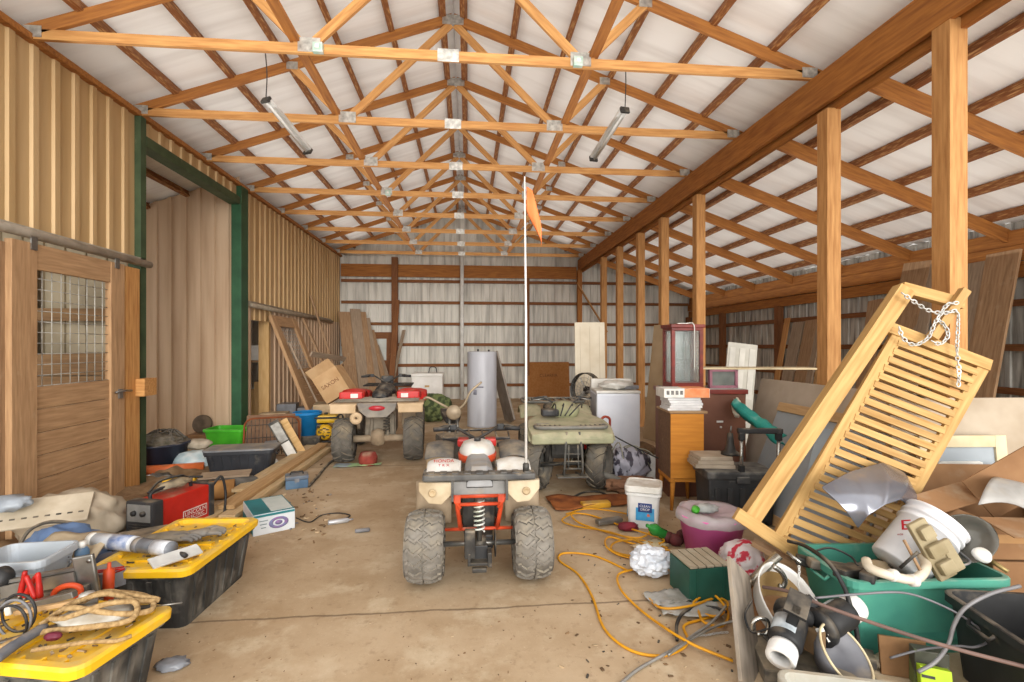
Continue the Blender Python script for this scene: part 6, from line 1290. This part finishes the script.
for k,(x,y) in enumerate(((84,520),(97,515),(108,508))):
    q=G(x,y); b=B(); b.box((0,0,0),(.22,.08,.012),bev=.002); one(b,'paper_scrap',kTan if k%2 else kPaper,['pale paper scrap in the dirt left of the welder','tan paper scrap in the dirt left of the welder','pale paper scrap near the stall door jamb'][k],'scrap',T(q.x,q.y,.06)@Euler((.2,-.25,k*.9)).to_matrix().to_4x4())
# ---- red welder
w0=G(118,551);  mw=T(D(150,552,3.72).x,D(150,552,3.72).y,0)@RZ(.62-TH)
wa=R_(74); p=C(-3.06,3.96)+V((.23,.27,0)); t=thing('welding_machine','red and black welding machine standing behind the yellow lidded tote','welder',mw=T(p)@RZ(wa))
b=B(); b.box((.0,.1,.20),(.5,.24,.34),bev=.015); b.obj('red_case',M('cf2a1c',.35,0,'ad2014',4,dust=.15),t)
b=B(); b.box((-.285,.1,.2),(.1,.27,.37),bev=.02); b.obj('front_bezel',M('3a3a3c',.5,0,'2b2b2d',5,dust=.3),t)
b=B(); b.box((.27,.1,.2),(.06,.26,.36),bev=.015); b.obj('rear_bezel',M('3a3a3c',.5,0,'2b2b2d',5,dust=.3),t)
b=B(); b.box((-.338,.1,.29),(.006,.22,.14),bev=.002); b.obj('control_face',M('9a9a98',.4,.3,'7d7d7b',8),t)
for y in (.05,.14): b=B(); b.lathe([(0,0),(.022,0),(.02,.02),(0,.022)],T(-.341,y,.29)@RY(-PI/2),16); b.obj('knob',kBlack,t)
b=B()
for k in range(7): b.box((-.337,.1,.06+.022*k),(.006,.2,.009))
b.obj('louvre',kBlack,t)
b=B(); b.tube(curve([(-.24,.1,.37),(-.2,.1,.43),(.12,.1,.43),(.17,.1,.37)],5),.014,8); b.obj('handle',kBlack,t)
b=B(); b.box((.09,-.0215,.16),(.24,.003,.085)); o=b.obj('name_plate',M('b8241c',.4),t); b=B(); b.box((.09,-.0205,.16),(.255,.003,.10)); b.obj('plate_border',kPaper,t)
words('LINCOLN',.05,kPaper,t,T(.09,-.024,.178)@FRONT,sx=1.05); words('ELECTRIC',.042,kPaper,t,T(.09,-.024,.138)@FRONT,sx=1.05)
b=B(); b.blob((0,0,.0),(.3,.16,.07),.35,4,3,seed=180); one(b,'welding_leads',M('a8987c',.8,0,'5e564a',9,bump=.4),'tangled dusty leads lying on the red welding machine','cable',T(p)@RZ(wa)@T(.02,.12,.435))
cable('welder_cable',[V((p.x,p.y,0))+RZ(wa)@V(q) for q in ((.31,.06,.25),(.4,.0,.4),(.44,-.02,.25),(.38,-.06,.06),(.28,-.1,.02))],.012,kBlack,'black cable looping down behind the red welding machine','cable')
cable('welder_cable',[V((p.x,p.y,0))+RZ(wa)@V(q) for q in ((-.2,.16,.41),(-.05,.2,.47),(.1,.14,.48),(.2,.18,.44),(.3,.1,.42))],.011,kBlack,'black cable draped over the top of the red welding machine','cable')
p=G(176,498); b=B(); b.blob((0,0,.05),(.55,.3,.12),.35,4,3,seed=183,flat=0); one(b,'grey_rags',M('7f7669',.95,0,'5f574c',12,bump=.5),'grey brown rags on the floor behind the red welding machine','rags',T(p.x,p.y+.05,0))

# ---- more tools and oddments in the left heap
def tool(name,label,cat,pos,a,fn,tilt=0,roll=0):
    t=thing(name,label,cat,mw=T(pos)@R3@RZ(a)@RY(tilt)@RX(roll)); fn(t); return t
def wrench(t):
    b=B(); b.box((0,0,0),(.2,.022,.01),bev=.004); b.obj('shank',kSteel,t)
    for s in (-1,1): b=B(); b.lathe([(.012,-.007),(.024,-.007),(.024,.007),(.012,.007),(.012,-.007)],T(s*.115,0,0),14); b.obj('ring',kSteel,t)
def drill(t):
    b=B(); b.lathe([(0,0),(.03,0),(.034,.03),(.034,.15),(.025,.18),(.018,.22),(0,.22)],RY(PI/2)@T(0,0,-.1),16); b.obj('drill_body',M('3c3c3d',.55,0,'2b2b2c',6,dust=.3),t)
    b=B(); b.bar((-.03,0,-.02),(-.06,0,-.15),.035,.045); b.obj('grip',kBlack,t); b=B(); b.box((-.06,0,-.17),(.11,.07,.05),bev=.008); b.obj('battery',kDusty,t)
    b=B(); b.lathe([(0,0),(.014,0),(.012,.05),(0,.06)],RY(PI/2)@T(0,0,.12),10); b.obj('chuck',kSteel,t)
def screwdriver(c):
    def f(t):
        b=B(); b.lathe([(0,0),(.014,.004),(.016,.03),(.012,.07),(.015,.1),(0,.105)],RY(PI/2),10); b.obj('grip',c,t); b=B(); b.tube([(.1,0,0),(.22,0,0)],.004,6); b.obj('shaft',kSteel,t)
    return f
def can(c):
    def f(t):
        b=B(); b.lathe([(0,0),(.033,0),(.035,.01),(.035,.13),(.025,.15),(0,.155)],None,18); b.obj('can_body',c,t); b=B(); b.lathe([(0,.15),(.02,.15),(.02,.185),(0,.185)],None,12); b.obj('cap',kWhite,t)
    return f
tool('cordless_drill','dark dusty cordless drill lying on the black tool case','drill',D(12,600,2.5),.5,drill,.1,1.3)
tool('wrench','ring wrench lying on the near yellow lid, left of the rope','wrench',onB(28,634,zt_+.012),.8,wrench)
tool('wrench','ring wrench lying across the black tool case behind the clamps','wrench',C(-2.3,2.55,.305),.2,wrench)
tool('screwdriver','orange handled screwdriver on the near yellow lid','screwdriver',onB(118,617,zt_+.02),2.4,screwdriver(kOrange))
tool('screwdriver','black handled screwdriver on the near yellow lid behind the rope','screwdriver',onB(128,610,zt_+.02),.3,screwdriver(kBlack))
tool('screwdriver','black handled screwdriver on the far yellow lid','screwdriver',onA(186,556,.40),2.6,screwdriver(kBlack))
tool('spray_can','dusty white spray can lying on the blue denim','can',D(96,546,3.2)+V((0,0,.02)),.3,can(kPaper),1.5)
tool('spray_can','blue spray can standing between the tub and the denim','can',C(-2.56,2.9,.297),0,can(kBlueG))
for k,(x,y,w_,d_,h_,m,lb) in enumerate(((-2.28,2.75,.16,.12,.1,kGrey,'grey plastic case on the black tool case behind the saw'),(-2.46,2.5,.12,.1,.05,kCard,'small brown carton on the black tool case'),(-2.5,2.72,.1,.08,.08,kBlack,'small black battery pack beside the clear tub'),(-2.38,3.0,.2,.14,.34,kTan,'tan carton between the black case and the far tote'),(-2.55,3.35,.3,.2,.36,kDusty,'dusty dark box left of the far tote'),(-2.62,3.1,.2,.16,.3,M('5e7fae',.6,0,'4a6894',5,dust=.3),'blue plastic box between the denim and the far tote'))):
    b=B(); b.box((0,0,h_/2),(w_,d_,h_),bev=.008); one(b,'small_box',m,lb,'box',CM(x,y,.296 if k<3 else 0,.3*k-.6))
for k in range(5):
    rnd=random.Random(300+k); c0=C(-2.5+rnd.uniform(-.3,.3),2.6+rnd.uniform(-.15,.3),.31)
    cable('loose_wire',[c0+V((rnd.uniform(-.18,.18),rnd.uniform(-.12,.12),.03+rnd.uniform(0,.09))) for _ in range(6)],.0045,[kBlack,kGrey,kRed,kBlack,kTan][k],['thin black wire snarled on the black tool case','thin grey wire snarled on the black tool case','thin red wire snarled on the black tool case','second thin black wire on the black tool case','thin tan wire snarled on the black tool case'][k],'wire')
b=B(); rnd=random.Random(9)
for lidc,rz,w_,d_ in ((qa,PI/2-TH+.03,.66,.42),(qb,-TH-.12,.64,.32)):
    for k in range(110):
        q=RZ(rz)@V((rnd.uniform(-w_/2,w_/2),rnd.uniform(-d_/2,d_/2),0)); s=rnd.uniform(.004,.016)
        b.m=rnd.randrange(3); b.box((0,0,0),(s*1.8,s*.7,s*.35),T(lidc.x+q.x,lidc.y+q.y,.357)@Euler((rnd.uniform(-.3,.3),rnd.uniform(-.3,.3),rnd.uniform(0,6))).to_matrix().to_4x4())
tag(b.obj('lid_grit',[kDirt,kTan,kDarkMet]),'grit and small chips spread over both yellow tote lids','litter',kind='stuff')
# ---- oddments in the right heap
for k,(x,y,zc,s,m,lb) in enumerate(((905,655,2.36,(.2,.09,.03),kTan,'tan flat scrap on the floor before the green tote'),(925,668,2.25,(.26,.12,.02),kCard,'brown cardboard scrap at the bottom of the right heap'),(868,664,2.3,(.1,.06,.05),kDusty,'dusty block on the floor right of the grey bowl'))):
    p=G(x,y); b=B(); b.box((0,0,0),s,bev=.006); one(b,'floor_scrap',m,lb,'scrap',T(p.x,p.y,s[2]/2+.004)@RZ(.5*k))
for k in range(6):
    rnd=random.Random(500+k); c0=C(2.0+.1*k,2.78+.03*(k%3),.36)
    b=B(); b.blob((0,0,0),(.16,.12,.09),.35,3,3,seed=510+k); one(b,'tote_junk',[kDusty,kTan,kDarkMet,kGrey,kDusty,kBlack][k],['dusty lump of junk in the green tote, farthest left','tan scrap bag in the green tote, under the pail','dark metal lump in the green tote, under the pail','grey plastic lump in the green tote, behind the tray','dusty lump in the green tote, behind the packing tray','black lump at the right end inside the green tote'][k],'junk',T(c0))
for k,(pts,m,lb) in enumerate((([(812,552,2.9),(830,548,2.86),(850,556,2.8),(858,566,2.72)],kBlack,'black wire lying in the left end of the green tote'),([(936,560,2.6),(955,566,2.6),(970,562,2.66),(960,552,2.72)],kGrey,'grey wire lying in the right end of the green tote'),([(752,600,2.6),(745,615,2.55),(752,632,2.5),(770,628,2.45)],kBlack,'black wire beside the white basin'))):
    cable('loose_wire',[D(*q) for q in pts],.006,m,lb,'wire')
# ================================================================ LITTER
rnd=random.Random(77)
def litter(n,fn,label,mats,smin,smax):
    b=B()
    for k in range(n):
        x,y=fn(); s=rnd.uniform(smin,smax); b.m=rnd.randrange(len(mats))
        b.box((0,0,0),(s,s*rnd.uniform(.25,.8),s*rnd.uniform(.1,.4)),T(x,y,s*.15)@Euler((rnd.uniform(-.3,.3),rnd.uniform(-.3,.3),rnd.uniform(0,6))).to_matrix().to_4x4())
    return tag(b.obj('floor_litter',mats),label,'litter',kind='stuff')
ML=[kDirt,kPaper,kDarkMet,kTan,M('6a543c',.9)]
def near_left():
    p=G(rnd.uniform(90,330),rnd.uniform(440,545)); return p.x,p.y
def aisle():
    t_=rnd.random(); p=G(rnd.uniform(180,730),345+rnd.uniform(110,337)); return p.x,p.y
def near_right():
    p=G(rnd.uniform(560,740),rnd.uniform(485,680)); return p.x,p.y
litter(420,near_left,'small chips and litter in the dirt along the left wall',[kDirt,kTan,M('6a543c',.9),kDirt,kGrey],.01,.05)
litter(260,aisle,'tiny chips and grit scattered over the concrete aisle',[kDirt,kTan,kDirt,M('6a543c',.9)],.004,.014)
litter(120,near_right,'small scraps and litter among the yellow cords',[kDirt,kTan,kDarkMet,M('6a543c',.9)],.006,.03)
sc=bpy.context.scene
sc.view_settings.view_transform='Standard'; sc.view_settings.look='None'; sc.view_settings.exposure=0.15
